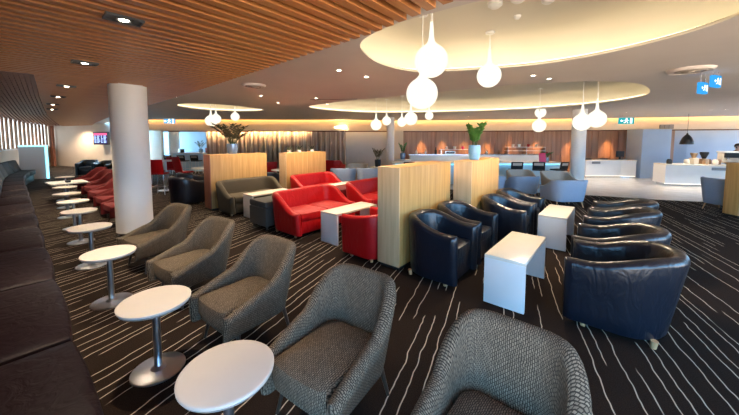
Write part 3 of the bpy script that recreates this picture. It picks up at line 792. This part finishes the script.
# exit signs
def pictogram(t, s=1.0, y=-.021):
    """running person, door and arrow"""
    bm = bmesh.new()
    lathe_pts = [(.035*math.cos(R(a)), .035*math.sin(R(a))) for a in range(0, 360, 30)]
    def poly(pts):
        f = bm.faces.new([bm.verts.new((x*s, y, z*s)) for x, z in pts]); return f
    poly([(x+.0, z+.075) for x, z in lathe_pts])
    poly([(-.03, .04), (.03, .045), (.01, -.03), (-.04, -.02)])
    poly([(.03, .04), (.085, .02), (.08, .0), (.02, .02)]); poly([(-.03, .04), (-.085, .03), (-.08, .01), (-.03, .02)])
    poly([(.01, -.03), (.06, -.05), (.05, -.11), (.03, -.11), (.035, -.06), (-.01, -.04)]); poly([(-.04, -.02), (-.01, -.03), (-.05, -.09), (-.11, -.10), (-.11, -.08), (-.065, -.07)])
    poly([(.14, -.11), (.22, -.11), (.22, .11), (.14, .11)])
    poly([(-.24, 0), (-.19, .06), (-.19, .02), (-.13, .02), (-.13, -.02), (-.19, -.02), (-.19, -.06)])
    bmesh.ops.recalc_face_normals(bm, faces=bm.faces)
    link_bm('pictogram', bm, M['sign_white'], t)
def exit_sign(label, a, b, z, rz, m, w=.30, h=.15, hang=.0, s=1.0):
    t = thing('exit_sign', label, 'sign', far(a, b, z), rz)
    boxo('housing', (-w, w, -.02, .03, -h, h), m, t); pictogram(t, s)
    if hang:
        for sx in (-1, 1): tubeo('hanger', (sx*w*.7, .005, h), (sx*w*.7, .005, h+hang), .008, .008, M['steel'], t)
exit_sign('teal emergency exit sign with running figure at the bulkhead above the wooden bar end', 11.6, 13.65, 2.54, TURN-.2, M['sign_green'], .30, .14, 0)
exit_sign('teal emergency exit sign at the bulkhead left of the thick column top', -9.6, 14.5, 2.58, TURN, M['sign_blue'], .26, .11, 0)
exit_sign('hanging blue-lit exit sign, nearer of the two at right', 5.17, 4.55, 2.53, TURN+R(24), M['sign_blue'], .12, .085, .065, .45)
exit_sign('hanging blue-lit exit sign, left and lower of the two at right', 5.17, 4.72, 2.46, TURN+R(24), M['sign_blue'], .11, .085, .135, .42)

# ------------------------------------------------------------------ flight board
t = thing('flight_board', 'black framed flight information screen on the beige end wall', 'screen', far(-15.82, 17.7, 1.78), TURN-.33)
boxo('frame', (-.66, .66, 0, .10, -.38, .38), M['black'], t, .01)
boxo('display', (-.60, .60, -.008, 0, -.33, .33), emit('screen glow', (.05, .035, .10), .6), t)
bm = bmesh.new(); box(bm, -.58, .58, -.012, -.008, .19, .30); link_bm('header_band', bm, emit('screen red', (.9, .10, .22), 1.0), t)
bm = bmesh.new(); random.seed(3)
for r_ in range(6):
    for c, (xa, w) in enumerate(((-.55, .2), (-.30, .28), (.05, .14), (.28, .26))):
        box(bm, xa, xa+w*random.uniform(.6, 1), -.012, -.008, .115-r_*.075, .155-r_*.075)
link_bm('text_rows', bm, emit('screen rows', (.35, .50, 1.0), 1.2), t)

# ------------------------------------------------------------------ curtain
bm = bmesh.new(); n = 420; rows = []
for i in range(n+1):
    q = i/n; a = -8.55+7.3*q; ph = q*30*2*math.pi
    y = 15.75+.10*math.sin(ph)+.03*math.sin(ph*2.7+1)
    rows.append([bm.verts.new((a, y, 0.02)), bm.verts.new((a, y, 2.08)), bm.verts.new((a, y*.5+7.875, 2.20))])
for a, b in zip(rows, rows[1:]):
    for k in range(2): bm.faces.new([a[k], b[k], b[k+1], a[k+1]])
c = link_bm('curtain', bm, M['curtain'], None, True); c.rotation_euler = (0, 0, TURN)
c.modifiers.new('thick', 'SOLIDIFY').thickness = .004
tag(c, 'long bronze sheer curtain with deep folds hanging behind the oak partitions', 'curtain')
t = thing('curtain_track', 'slim dark track carrying the bronze curtain under the bulkhead', 'track', far(-4.9, 15.75, 2.22), TURN)
boxo('rail', (-3.7, 3.7, -.02, .02, 0, .03), M['dark_metal'], t)

# ------------------------------------------------------------------ bar, stools and back counter
t = thing('bar_counter', 'long bar counter with added blue glow in front of the timber wall', 'counter', far(4.0, 11.2, 0), TURN)
boxo('front', (-3.1, 3.05, -.15, .35, .04, .80), M['bar_front'], t)
boxo('worktop', (-3.16, 3.1, -.28, .42, .80, .85), M['laminate'], t, .005)
boxo('glow_strip', (-3.05, 3.0, -.20, -.18, .775, .799), M['cyan'], t)  # added glow in place of blue daylight on the bar
def stool(label, a, b, rz, red=False, group=None):
    t = thing('bar_stool', label, 'stool', far(a, b, 0), rz, group)
    m = M['red_leather'] if red else M['black']
    bm = bmesh.new(); box(bm, -.19, .19, -.19, .19, .62, .67, bev=.02); link_bm('seat', bm, m, t, True)
    bm = bmesh.new(); box(bm, -.19, .19, .16, .195, .67, .93 if not red else 1.08, bev=.012); 
    for v in bm.verts: v.co.y += (v.co.z-.67)*.22
    link_bm('backrest', bm, m, t, True)
    if not red:
        bm = bmesh.new(); vs = box(bm, -.14, .14, .196, .200, .80, .89)
        for v in bm.verts: v.co.y += (v.co.z-.67)*.22
        link_bm('back_inlay', bm, M['tan_chair'], t)
    for sx in (-1, 1):
        for sy in (-1, 1): tubeo('leg', (sx*.15, sy*.15, .63), (sx*.19, sy*.19, 0), .013, .011, M['chrome'], t, 8)
    bm = bmesh.new()
    for s in (-1, 1): tube(bm, (-.175, s*.175, .25), (.175, s*.175, .25), .009, .009, 8); tube(bm, (s*.175, -.175, .25), (s*.175, .175, .25), .009, .009, 8)
    link_bm('foot_ring', bm, M['chrome'], t, True)
for k, (a, lab) in enumerate([(5.05, 'black low-back bar stool before the bar, left of three by the blue plant pot'), (5.85, 'black low-back bar stool before the bar, middle of three'), (6.55, 'black low-back bar stool before the bar, nearest the right column'),
        (1.35, 'black bar stool top peeking above the nearest oak partition, left one'), (1.85, 'black bar stool top peeking above the nearest oak partition, middle one'), (2.45, 'black bar stool top peeking above the nearest oak partition, right one')]):
    stool(lab, a, 10.35, TURN+R(180)+random.uniform(-.5, .5), False, 'black bar stools')
# back counter under the timber wall with its clutter
t = thing('back_counter', 'long white back counter against the timber wall behind the bar', 'counter', far(6.0, 14.9, 0), TURN-.04)
boxo('cabinet', (-4.0, 2.6, -.3, .3, 0, .94), M['laminate'], t); boxo('worktop', (-4.05, 2.65, -.34, .32, .94, .98), M['steel'], t)
t = thing('serving_shelf', 'white two-tier serving shelf on the back counter at the right', 'shelf', far(7.6, 14.7, .98), TURN-.04)
for z in (.18, .36): boxo('shelf_board', (-.9, .9, -.2, .2, z-.02, z), M['laminate'], t)
for x in (-.88, 0, .88): boxo('upright', (x-.015, x+.015, -.2, .2, 0, .36), M['steel'], t)
t = thing('serving_shelf', 'white single-tier shelf on the back counter at the left', 'shelf', far(4.3, 14.85, .98), TURN-.04)
boxo('shelf_board', (-.8, .8, -.2, .2, .22, .24), M['laminate'], t)
for x in (-.78, .78): boxo('upright', (x-.015, x+.015, -.2, .2, 0, .22), M['steel'], t)
def bottle(label, a, b, z, m, h=.26, r=.04, group='bottles and jars on the back counter'):
    o = latheo('bottle', [(r*.9, 0), (r, .01), (r, h*.55), (r*.4, h*.72), (r*.38, h*.95), (r*.45, h)], m, None, 14); o.location = far(a, b, z); tag(o, label, 'bottle', group)
def cup(label, a, b, z, m, h=.1, r=.05, group='cups on the serving shelves'):
    o = latheo('cup', [(r*.7, 0), (r, h), (r*.9, h), (r*.6, .012), (0, .012)], m, None, 16); o.location = far(a, b, z); tag(o, label, 'cup', group)
for i, (a, m, h) in enumerate([(2.3, 'cream_card', .22), (2.75, 'steel', .28), (3.25, 'black', .34), (5.4, 'glass', .36), (5.75, 'steel', .24), (6.35, 'brown', .22)]):
    bottle(['cream', 'steel', 'black', 'pale glass', 'short steel', 'brown'][i]+' bottle standing on the back counter before the timber wall', a, 14.72, .98, M[m], h, .06)
for i, (a, m) in enumerate([(7.0, 'cream_card'), (7.3, 'glass'), (7.75, 'red_leather'), (8.15, 'cream_card')]):
    cup(['cream cup at the left end of', 'pale glass cup on', 'red cup on', 'cream cup at the right end of'][i]+' the two-tier serving shelf', a, 14.65, 1.34, M[m], .13, .07)
for i, (a, m) in enumerate([(3.8, 'steel'), (4.2, 'cream_card'), (4.6, 'pink')]):
    cup(['steel', 'cream', 'pink'][i]+' cup on the single-tier shelf behind the bar', a, 14.8, 1.22, M[m], .14, .08)
t = thing('coffee_machine', 'low steel appliance on the back counter at the middle', 'machine', far(3.95, 14.8, .98), TURN)
boxo('body', (-.26, .26, -.15, .15, 0, .17), M['steel'], t, .02); boxo('panel', (-.2, .2, -.16, -.151, .04, .12), M['black'], t)
o = boxo('menu_card', (-.12, .12, -.015, .015, 0, .34), M['pink'], None, .004); o.location = far(6.35, 10.98, .853); o.rotation_euler = (R(-8), 0, TURN); tag(o, 'pink-red upright card standing on the bar next to the flowers', 'card')

# ------------------------------------------------------------------ plants
def leaf_mesh(bm, base, d, ln, w, curl=.25):
    d = Vector(d).normalized(); up = Vector((0, 0, 1)); s = d.cross(up)
    s = s.normalized() if s.length > .1 else Vector((1, 0, 0)); nrm = s.cross(d)
    rows = []
    for q, ww in ((0, .15), (.25, .8), (.55, 1), (.8, .6), (1, .04)):
        c = Vector(base)+d*ln*q-nrm*(-curl*ln*q*q*.4)-Vector((0, 0, curl*ln*q*q))
        rows.append([bm.verts.new(c-s*w*ww/2+nrm*.1*w*ww), bm.verts.new(c), bm.verts.new(c+s*w*ww/2+nrm*.1*w*ww)])
    for a, b in zip(rows, rows[1:]):
        for k in range(2): bm.faces.new([a[k], a[k+1], b[k+1], b[k]])
def plant(label, loc, pot_m, leaf_m, r, h, kind, spread, height, n, lw, ll, seed):
    random.seed(seed)
    t = thing('potted_plant', label, 'plant', loc)
    latheo('pot', [(r*.78, 0), (r*.9, h*.15), (r, h*.6), (r*.98, h), (r*.9, h), (r*.88, h*.9), (0, h*.9)], pot_m, t, 28)
    latheo('soil', [(r*.87, h*.905), (0, h*.93)], M['soil'], t, 20)
    bs = bmesh.new(); bl = bmesh.new()
    for i in range(n):
        a = 2*math.pi*(i+random.random()*.7)/n; out = spread*random.uniform(.35, 1); top = height*random.uniform(.6, 1)
        P0 = Vector((r*.3*math.cos(a), r*.3*math.sin(a), h*.9)); P2 = Vector((out*math.cos(a), out*math.sin(a), h+top)); P1 = (P0+P2)/2+Vector((-.2*out*math.cos(a), -.2*out*math.sin(a), .12*top))
        prev = P0; K = 8
        for k in range(1, K+1):
            q = k/K; p = P0*(1-q)**2+P1*2*q*(1-q)+P2*q*q
            tube(bs, prev, p, .006*(1.2-q), .006*(1.1-q)+.0008, 5)
            if q > (.2 if kind == 'zz' else .35):
                d = (p-prev).normalized(); sd = d.cross(Vector((math.cos(a), math.sin(a), .01))).normalized()
                for s_ in (-1, 1):
                    leaf_mesh(bl, p, d*.65+sd*s_*.8+Vector((random.uniform(-.3, .3), random.uniform(-.3, .3), random.uniform(-.1, .3))), ll*random.uniform(.7, 1.1), lw, .15)
            prev = p
        leaf_mesh(bl, P2, P2-P1, ll, lw, .1)
    link_bm('stem', bs, M['stem'], t, True)
    lo = link_bm('foliage', bl, leaf_m, t, True); lo.modifiers.new('thick', 'SOLIDIFY').thickness = .002
    return t
plant('green upright leafy plant in a speckled blue pot on an oak partition', (-1.95, 5.15, 1.32), M['pot_blue'], M['leaf'], .10, .25, 'zz', .18, .36, 8, .055, .115, 5)
plant('spreading dark leafy arrangement in a silver-blue vase on the left oak partition', (-7.45, 3.55, 1.32), M['pot_silver'], M['leaf_dark'], .125, .25, 'bush', .50, .46, 22, .06, .13, 9)
for i, y in enumerate((4.95, 5.28, 5.75)):
    plant(['left', 'middle', 'right'][i]+' of three small white pots with wispy grey twigs on the middle partition', (-7.06, y, 1.32), M['laminate'], M['leaf_dark'], .055, .06, 'bush', .10, .12, 6, .012, .04, 20+i)
plant('dark bushy plant standing low before the slim column', far(.35, 12.6, .55), M['dark_metal'], M['leaf_dark'], .13, .30, 'bush', .28, .45, 9, .05, .14, 31)
o = boxo('plant_stand', (-.22, .22, -.22, .22, 0, .55), M['white_wall'], None, .01); o.location = far(.35, 12.6, 0); tag(o, 'low white block carrying the dark bushy plant by the slim column', 'stand')
plant('dark green plant in a grey pot beside the white wall end left of the bar', far(1.42, 12.8, .85), M['pot_silver'], M['leaf'], .11, .26, 'zz', .2, .42, 7, .05, .12, 33)
o = boxo('plant_stand', (-.25, .25, -.25, .25, 0, .85), M['white_wall'], None, .01); o.location = far(1.42, 12.8, 0); tag(o, 'taller white block carrying the green plant left of the bar', 'stand')
plant('small bunch of red flowers and green leaves in a grey pot on the bar', far(6.62, 11.2, .85), M['pot_silver'], M['leaf'], .09, .17, 'bush', .22, .20, 9, .04, .09, 35)
random.seed(41)
fl = [c for c in bpy.data.objects if c.get('label', '').startswith('small bunch of red flowers')][0]
bm = bmesh.new()
for i in range(14):
    a = random.uniform(0, 6.28); r_ = random.uniform(.03, .2)
    bmesh.ops.create_icosphere(bm, subdivisions=1, radius=.022, matrix=Matrix.Translation((r_*math.cos(a), r_*math.sin(a), .24+random.uniform(0, .15))))
o = link_bm('blossom', bm, M['red_leather'], fl, True)

# ------------------------------------------------------------------ blue-grey and tan chairs by the bar
def small_tub(label, a, b, rz, mt, w=.72, d=.62, back=.78, legs=None, group='small tub chairs by the bar'):
    t = thing('tub_chair', label, 'chair', far(a, b, 0), rz, group)
    tub_seat(t, mt, w, d, .2, .16, back-.20, back, .07, .05, .62, .42, flare=.06, lean=.03, base=False, leg_mat=legs or M['foot_wood'])
    return t
small_tub('blue-grey tub chair seen from behind, nearer the right column and behind the far coffee table', 4.90, 7.5, TURN+R(184), M['blue_chair'], .80, .6, .70)
small_tub('blue-grey tub chair seen from behind, left one next to the farthest black armchair', 4.38, 8.6, TURN+R(182), M['blue_chair'], .74, .6, .66)
small_tub('tan tub chair facing the viewer behind the right blue-grey chair', 5.75, 9.1, TURN+R(0), M['tan_chair'], .78, .6, .70)
small_tub('tan tub chair behind the left blue-grey chair near the bar', 4.85, 9.5, TURN+R(3), M['tan_chair'], .74, .6, .70)
small_tub('blue-grey tub chair at the carpet edge beside the pale oak partition at right', 8.36, 7.0, TURN+R(96), M['blue_chair'], .58, .58)
small_tub('blue-grey tub chair partly hidden by the oak partition with the blue pot', 3.5, 8.6, TURN+R(180), M['blue_chair'], .6, .6, .68)
small_tub('blue-grey tub chair behind the far red sofas, left of two', -.85, 9.75, TURN+R(182), M['blue_chair'])
small_tub('blue-grey tub chair behind the far red sofas, right of two', -.0, 9.8, TURN+R(178), M['blue_chair'])
small_tub('tan tub chair at the pale wall behind the two blue-grey chairs', -.45, 11.2, TURN, M['tan_chair'])
small_tub('red tub chair in front of the curtain left of the middle partition', -3.95, 11.4, TURN+R(200), M['red_leather'], .72, .62, .86)
small_tub('red tub chair in front of the curtain right of the middle partition', -1.5, 12.4, TURN+R(160), M['red_leather'], .7, .62, .86)

def black_tub(label, loc, rz): dup(ca, label, loc, rz, 'black leather tub chairs at the far tables')
black_tub('black leather tub chair beside the left oak partition, nearest the thick column', far(-4.80, 7.75, 0), TURN+R(150))
black_tub('black leather tub chair between the thick column and the left partition, farther one', far(-5.2, 8.7, 0), TURN+R(150))
black_tub('black leather tub chair seen in the gap between left and middle partitions', far(-3.05, 9.0, 0), TURN+R(175))
black_tub('black tub chair at the beige end wall, left of three', far(-13.35, 14.2, 0), TURN+R(20))
black_tub('black tub chair at the beige end wall, middle of three', far(-12.1, 13.8, 0), TURN+R(10))
black_tub('black tub chair at the beige end wall, closest to the thick column', far(-11.2, 13.4, 0), TURN+R(0))
def cafe_table(label, a, b, h=.72, r=.42):
    t = thing('cafe_table', label, 'table', far(a, b, 0), 0, 'white cafe tables')
    latheo('tabletop', [(r*.96, h-.03), (r, h-.025), (r, h-.004), (r*.98, h), (0, h)], M['laminate'], t, 40)
    latheo('pole', [(.035, .012), (.03, h-.03)], M['chrome'], t, 16); latheo('base_plate', [(.24, 0), (.24, .008), (.1, .02), (0, .022)], M['chrome'], t, 32)
cafe_table('round white table behind the black tub chairs left of the left partition', -5.25, 9.75, .78, .5)
cafe_table('round white table in the gap between left and middle partitions', -2.95, 10.3, .66, .42)
cafe_table('high white table among the red bar stools', -6.75, 9.9, 1.0, .35)
for i, (a, b, r_) in enumerate([(-6.45, 9.2, 10), (-5.95, 9.6, -25), (-7.0, 10.6, 40)]):
    stool(['nearest red high-back bar stool', 'right red high-back bar stool', 'rear red high-back bar stool'][i]+' beside the high white table behind the column', a, b, TURN+R(180+r_), True, 'red bar stools')
# far counter in the side room with dark stools
t = thing('side_counter', 'pale blue counter in the far room left of the curtain', 'counter', far(-9.6, 16.2, 0), TURN)
boxo('front', (-.9, 1.0, -.2, .3, 0, .95), M['bar_front'], t); boxo('worktop', (-.95, 1.05, -.28, .35, .95, 1.0), M['laminate'], t, .004)
for i, a in enumerate((-9.9, -9.25, -8.6)):
    stool(['left', 'middle', 'right'][i]+' black stool before the pale counter of the far side room', a, 14.9, TURN+R(180), False, 'black stools in the side room')
plant('thin dark twiggy plant in a small pot on the far side counter', far(-9.05, 16.1, 1.0), M['pot_silver'], M['leaf_dark'], .10, .2, 'bush', .32, .45, 7, .04, .12, 51)
o = boxo('box', (-.16, .16, -.1, .1, 0, .2), M['black'], None, .01); o.location = far(-10.1, 16.1, 1.0); tag(o, 'small dark box on the far side counter left of the plant', 'box')
o = boxo('box', (-.12, .12, -.1, .1, 0, .26), M['red_leather'], None, .01); o.location = far(-8.66, 16.1, 1.0); tag(o, 'small red box on the far side counter right of the plant', 'box')

# ------------------------------------------------------------------ cafe counters at the right
def angled(name, label, pts, h, depth, plate=None):
    t = thing(name, label, 'counter', (0, 0, 0))
    P = [far(*p) for p in pts]
    o = wall_strip('front', P, .10, h-.04, M['laminate'], depth, 1); o.parent = t
    Q = [far(p[0]*.997, p[1]*.994) for p in pts]
    o = wall_strip('worktop', Q, h-.04, h, M['cream_top'], depth+.05, 1); o.parent = t
    Q = [far(p[0]*1.008, p[1]*1.008) for p in pts]
    o = wall_strip('plinth', Q, 0, .10, M['steel'], depth-.2, 1); o.parent = t
    Q = [far(p[0]*1.004, p[1]*1.004) for p in pts]
    o = wall_strip('plinth_light', Q, .078, .099, M['led_floor'], .03, 1); o.parent = t
    return t
c1 = angled('cafe_counter', 'white cafe counter at the right with coffee machines on top', [(10.75, 10.85), (14.6, 9.75), (16, 9.3)], .80, .7)
c2 = angled('service_counter', 'white angled service counter before the orange lit timber wall', [(9.55, 13.2), (11.1, 13.2), (11.55, 12.95)], .80, .6)
for a, b, z, rz, lab in [(12.15, 10.40, .66, TURN-.28, 'small dark plate on the front of the cafe counter at right'), (9.95, 13.14, .68, TURN+.05, 'small dark plate on the front of the angled service counter')]:
    t = thing('name_plate', lab, 'plate', far(a, b, z), rz); boxo('plate', (-.19, .19, -.012, .0, -.05, .05), mat('plate grey', (.22, .25, .30), .3, .6), t, .004); boxo('lettering_band', (-.15, .15, -.014, -.012, -.012, .012), M['grille'], t)
t = thing('coffee_grinder', 'slim cream and brass coffee grinder on the cafe counter, left one', 'grinder', far(11.75, 10.85, .80), TURN)
boxo('body', (-.09, .09, -.1, .1, 0, .22), M['cream_card'], t, .02); latheo('hopper', [(.05, .22), (.10, .36), (.10, .40), (0, .41)], M['copper'], t, 20)
t = thing('coffee_grinder', 'dark topped coffee grinder on the cafe counter, right one', 'grinder', far(12.06, 10.80, .80), TURN)
boxo('body', (-.09, .09, -.1, .1, 0, .2), M['copper'], t, .02); latheo('hopper', [(.05, .2), (.12, .38), (.12, .44), (0, .45)], M['black'], t, 20)
for i, (a, b, m) in enumerate([(11.5, 10.85, 'cream_card'), (11.93, 10.62, 'copper'), (12.27, 10.62, 'cream_card'), (12.30, 10.86, 'brown'), (12.46, 10.70, 'brown'), (11.0, 10.98, 'black')]):
    o = latheo('jar', [(.07, 0), (.08, .02), (.08, .13), (.06, .16), (.06, .18), (0, .18)], M[m], None, 16); o.location = far(a, b, .80)
    tag(o, ['cream jar left of the grinders', 'brass jar between the grinders', 'cream jar between the grinders', 'brown jar right of the grinders', 'brown jar beside the espresso machine', 'black jar at the left end'][i]+' on the cafe counter', 'jar', 'jars on the cafe counter')
t = thing('espresso_machine', 'wide white and steel espresso machine on the cafe counter at right', 'machine', far(12.93, 10.62, .80), TURN-.28)
boxo('body', (-.34, .6, -.05, .22, .04, .42), M['cream_card'], t, .03); boxo('top_tray', (-.36, .62, -.25, .24, .42, .47), M['laminate'], t, .015)
boxo('drip_tray', (-.32, .56, -.26, -.05, .04, .09), M['copper'], t, .01); boxo('group_panel', (-.32, .56, -.16, -.05, .24, .42), M['black'], t, .02)
for x in (-.25, .1, .42): latheo('group_head', [(.04, .17), (.05, .20), (.05, .24)], M['steel'], t, 16, (x, -.12, 0))
for sx in (-.30, .5):
    for sy in (-.2, .18): tubeo('foot', (sx, sy, .04), (sx, sy, 0), .02, .025, M['black'], t, 8)
t = thing('pos_terminal', 'small black terminal screen standing on the angled service counter', 'terminal', far(11.2, 13.4, .80), TURN-.1)
boxo('screen', (-.17, .17, -.02, .01, .12, .38), M['black'], t, .01); boxo('stand', (-.03, .03, -.01, .03, 0, .14), M['black'], t); boxo('foot', (-.1, .1, -.08, .08, 0, .015), M['black'], t)
for i, a in enumerate((9.8, 10.15, 10.5, 10.85)):
    o = boxo('tray', (-.13, .13, -.12, .12, 0, .05), M['brown'] if i % 2 else M['black'], None, .01); o.location = far(a, 13.5-.02*i, .80); o.rotation_euler = (0, 0, TURN)
    tag(o, ['black low tray at the left end of', 'brown low tray second on', 'black low tray third on', 'brown low tray at the right end of'][i]+' the angled service counter', 'tray', 'trays on the service counter')
# black dome pendant over the cafe
t = thing('dome_pendant', 'black dome pendant lamp hanging over the cafe counter', 'lamp', far(12.35, 11.7, 1.50), 0)
latheo('lamp_shade', [(.20, 0), (.205, .02), (.19, .12), (.14, .26), (.07, .36), (.03, .39), (.03, .43)], M['black'], t, 32)
latheo('diffuser', [(.195, .004), (.195, .012), (0, .014)], M['globe'], t, 28); latheo('cord', [(.006, .42), (.006, 1.18)], M['black'], t, 8)

# ------------------------------------------------------------------ barista behind the counter
def person(label, loc, rz):
    t = thing('person', label, 'person', loc, rz)
    me = bpy.data.meshes.new('body'); J = {}; V = []; E_ = []; RR = []
    def j(n, p, r, par=None):
        J[n] = len(V); V.append(p); RR.append(r)
        if par: E_.append((J[par], J[n]))
    j('pelvis', (0, 0, .82), .15); j('waist', (0, -.05, .95), .135, 'pelvis'); j('chest', (0, -.13, 1.13), .16, 'waist'); j('neck0', (0, -.20, 1.25), .07, 'chest'); j('neck', (0, -.23, 1.31), .052, 'neck0'); j('head', (0, -.27, 1.40), .085, 'neck'); j('crown', (0, -.27, 1.47), .075, 'head')
    for s, n in ((-1, 'l'), (1, 'r')):
        j('sh'+n, (s*.17, -.17, 1.20), .065, 'chest'); j('el'+n, (s*.23, -.27, .98), .045, 'sh'+n); j('wr'+n, (s*.17, -.46, .93), .03, 'el'+n); j('pa'+n, (s*.16, -.53, .92), .036, 'wr'+n)
        for f, (dx, ln) in enumerate(((-.03, .06), (-.01, .08), (.01, .075), (.03, .055))):
            j('f%s%d' % (n, f), (s*.16+dx, -.56-ln*.4, .915), .011, 'pa'+n); j('g%s%d' % (n, f), (s*.16+dx, -.56-ln, .895), .009, 'f%s%d' % (n, f))
        j('t'+n, (s*.16-s*.045, -.52, .91), .011, 'wr'+n)
        j('hi'+n, (s*.10, 0, .78), .10, 'pelvis'); j('kn'+n, (s*.11, -.02, .44), .062, 'hi'+n); j('an'+n, (s*.11, .02, .07), .042, 'kn'+n); j('to'+n, (s*.12, -.14, .035), .035, 'an'+n)
    me.from_pydata(V, E_, []); o = bpy.data.objects.new('body', me); COL.objects.link(o)
    sk = o.modifiers.new('skin', 'SKIN'); o.modifiers.new('sub', 'SUBSURF').levels = 1
    for v, r_ in zip(me.skin_vertices[0].data, RR): v.radius = (r_, r_)
    me.skin_vertices[0].data[0].use_root = True
    dg = bpy.context.evaluated_depsgraph_get(); m2 = bpy.data.meshes.new_from_object(o.evaluated_get(dg))
    bpy.data.objects.remove(o)
    b = bpy.data.objects.new('body', m2); COL.objects.link(b); b.parent = t
    m2.materials.clear(); m2.materials.append(M['skin']); m2.materials.append(M['shirt'])
    for p in m2.polygons:
        p.use_smooth = True; c = p.center
        p.material_index = 1 if (c.z < 1.27 and c.y > -.42) else 0
    bm = bmesh.new(); bmesh.ops.create_uvsphere(bm, u_segments=20, v_segments=14, radius=1, matrix=Matrix.Translation((0, -.245, 1.445)) @ Matrix.Diagonal((.098, .112, .105, 1)))
    bmesh.ops.delete(bm, geom=[v for v in bm.verts if v.co.y < -.31 and v.co.z < 1.48], context='VERTS')
    link_bm('hair', bm, M['hair'], t, True)
    bm = bmesh.new(); tube(bm, (0, -.345, 1.41), (0, -.375, 1.385), .012, .016, 8); link_bm('nose', bm, M['skin'], t, True)
    for s in (-1, 1):
        bm = bmesh.new(); bmesh.ops.create_icosphere(bm, subdivisions=2, radius=.011, matrix=Matrix.Translation((s*.033, -.347, 1.425))); link_bm('eye', bm, M['hair'], t, True)
        bm = bmesh.new(); bmesh.ops.create_icosphere(bm, subdivisions=2, radius=.02, matrix=Matrix.Translation((s*.09, -.262, 1.40)) @ Matrix.Diagonal((.5, 1, 1.4, 1))); link_bm('ear', bm, M['skin'], t, True)
    bm = bmesh.new(); box(bm, -.025, .025, -.352, -.345, 1.358, 1.366); link_bm('mouth', bm, M['pink'], t)
person('dark haired person in a black top bending over the espresso machine at the right edge', far(14.05, 11.62, 0), TURN-.3)

# ------------------------------------------------------------------ accent lights washing the timber wall
wl = lamp_data('wall washer', 'SPOT', 200, (1, .50, .17), spot_size=R(44), spot_blend=.9, shadow_soft_size=.05)
for i, a in enumerate((2.9, 4.1, 5.3, 6.5, 7.7, 9.0, 10.6, 12.3)):
    b = 16.5 if a < 5 else 16.5-(a-5)*.115 if a < 8.5 else 16.1-(a-8.5)*.225
    t = thing('wall_washer', ['first', 'second', 'third', 'fourth', 'fifth', 'sixth', 'seventh', 'eighth'][i]+' small lit downlight from the left, hidden under the soffit before the timber wall', 'light', far(a, b, 2.36), 0, 'downlights washing the timber wall')
    latheo('trim_ring', [(.03, 0), (.05, -.006), (.055, 0)], M['laminate'], t, 16); latheo('lamp', [(.03, -.002), (0, -.003)], M['spot'], t, 14)
    lo = bpy.data.objects.new('wall_washer_light', wl); COL.objects.link(lo); lo.location = (0, 0, -.04); lo.rotation_euler = (R(8), 0, TURN); lo.parent = t

# ------------------------------------------------------------------ nest the smallest pieces under the part they sit on
def base_name(o): return o.name.split('.')[0]
NEST = {'soil': 'pot', 'lettering_band': 'plate', 'pictogram': 'housing', 'back_inlay': 'backrest', 'edge_band': 'tabletop', 'blossom': 'foliage',
        'header_band': 'display', 'text_rows': 'display', 'glow_edge': 'panel', 'glow_strip': 'worktop', 'plinth_light': 'plinth', 'diffuser': 'lamp_shade', 'group_head': 'group_panel', 'neck': 'globe'}
for o in list(COL.objects):
    if o.parent is not None and o.parent.type == 'EMPTY' and o.type == 'MESH' and base_name(o) in NEST:
        host = [c for c in o.parent.children if base_name(c) == NEST[base_name(o)]]
        if host: o.parent = host[0]
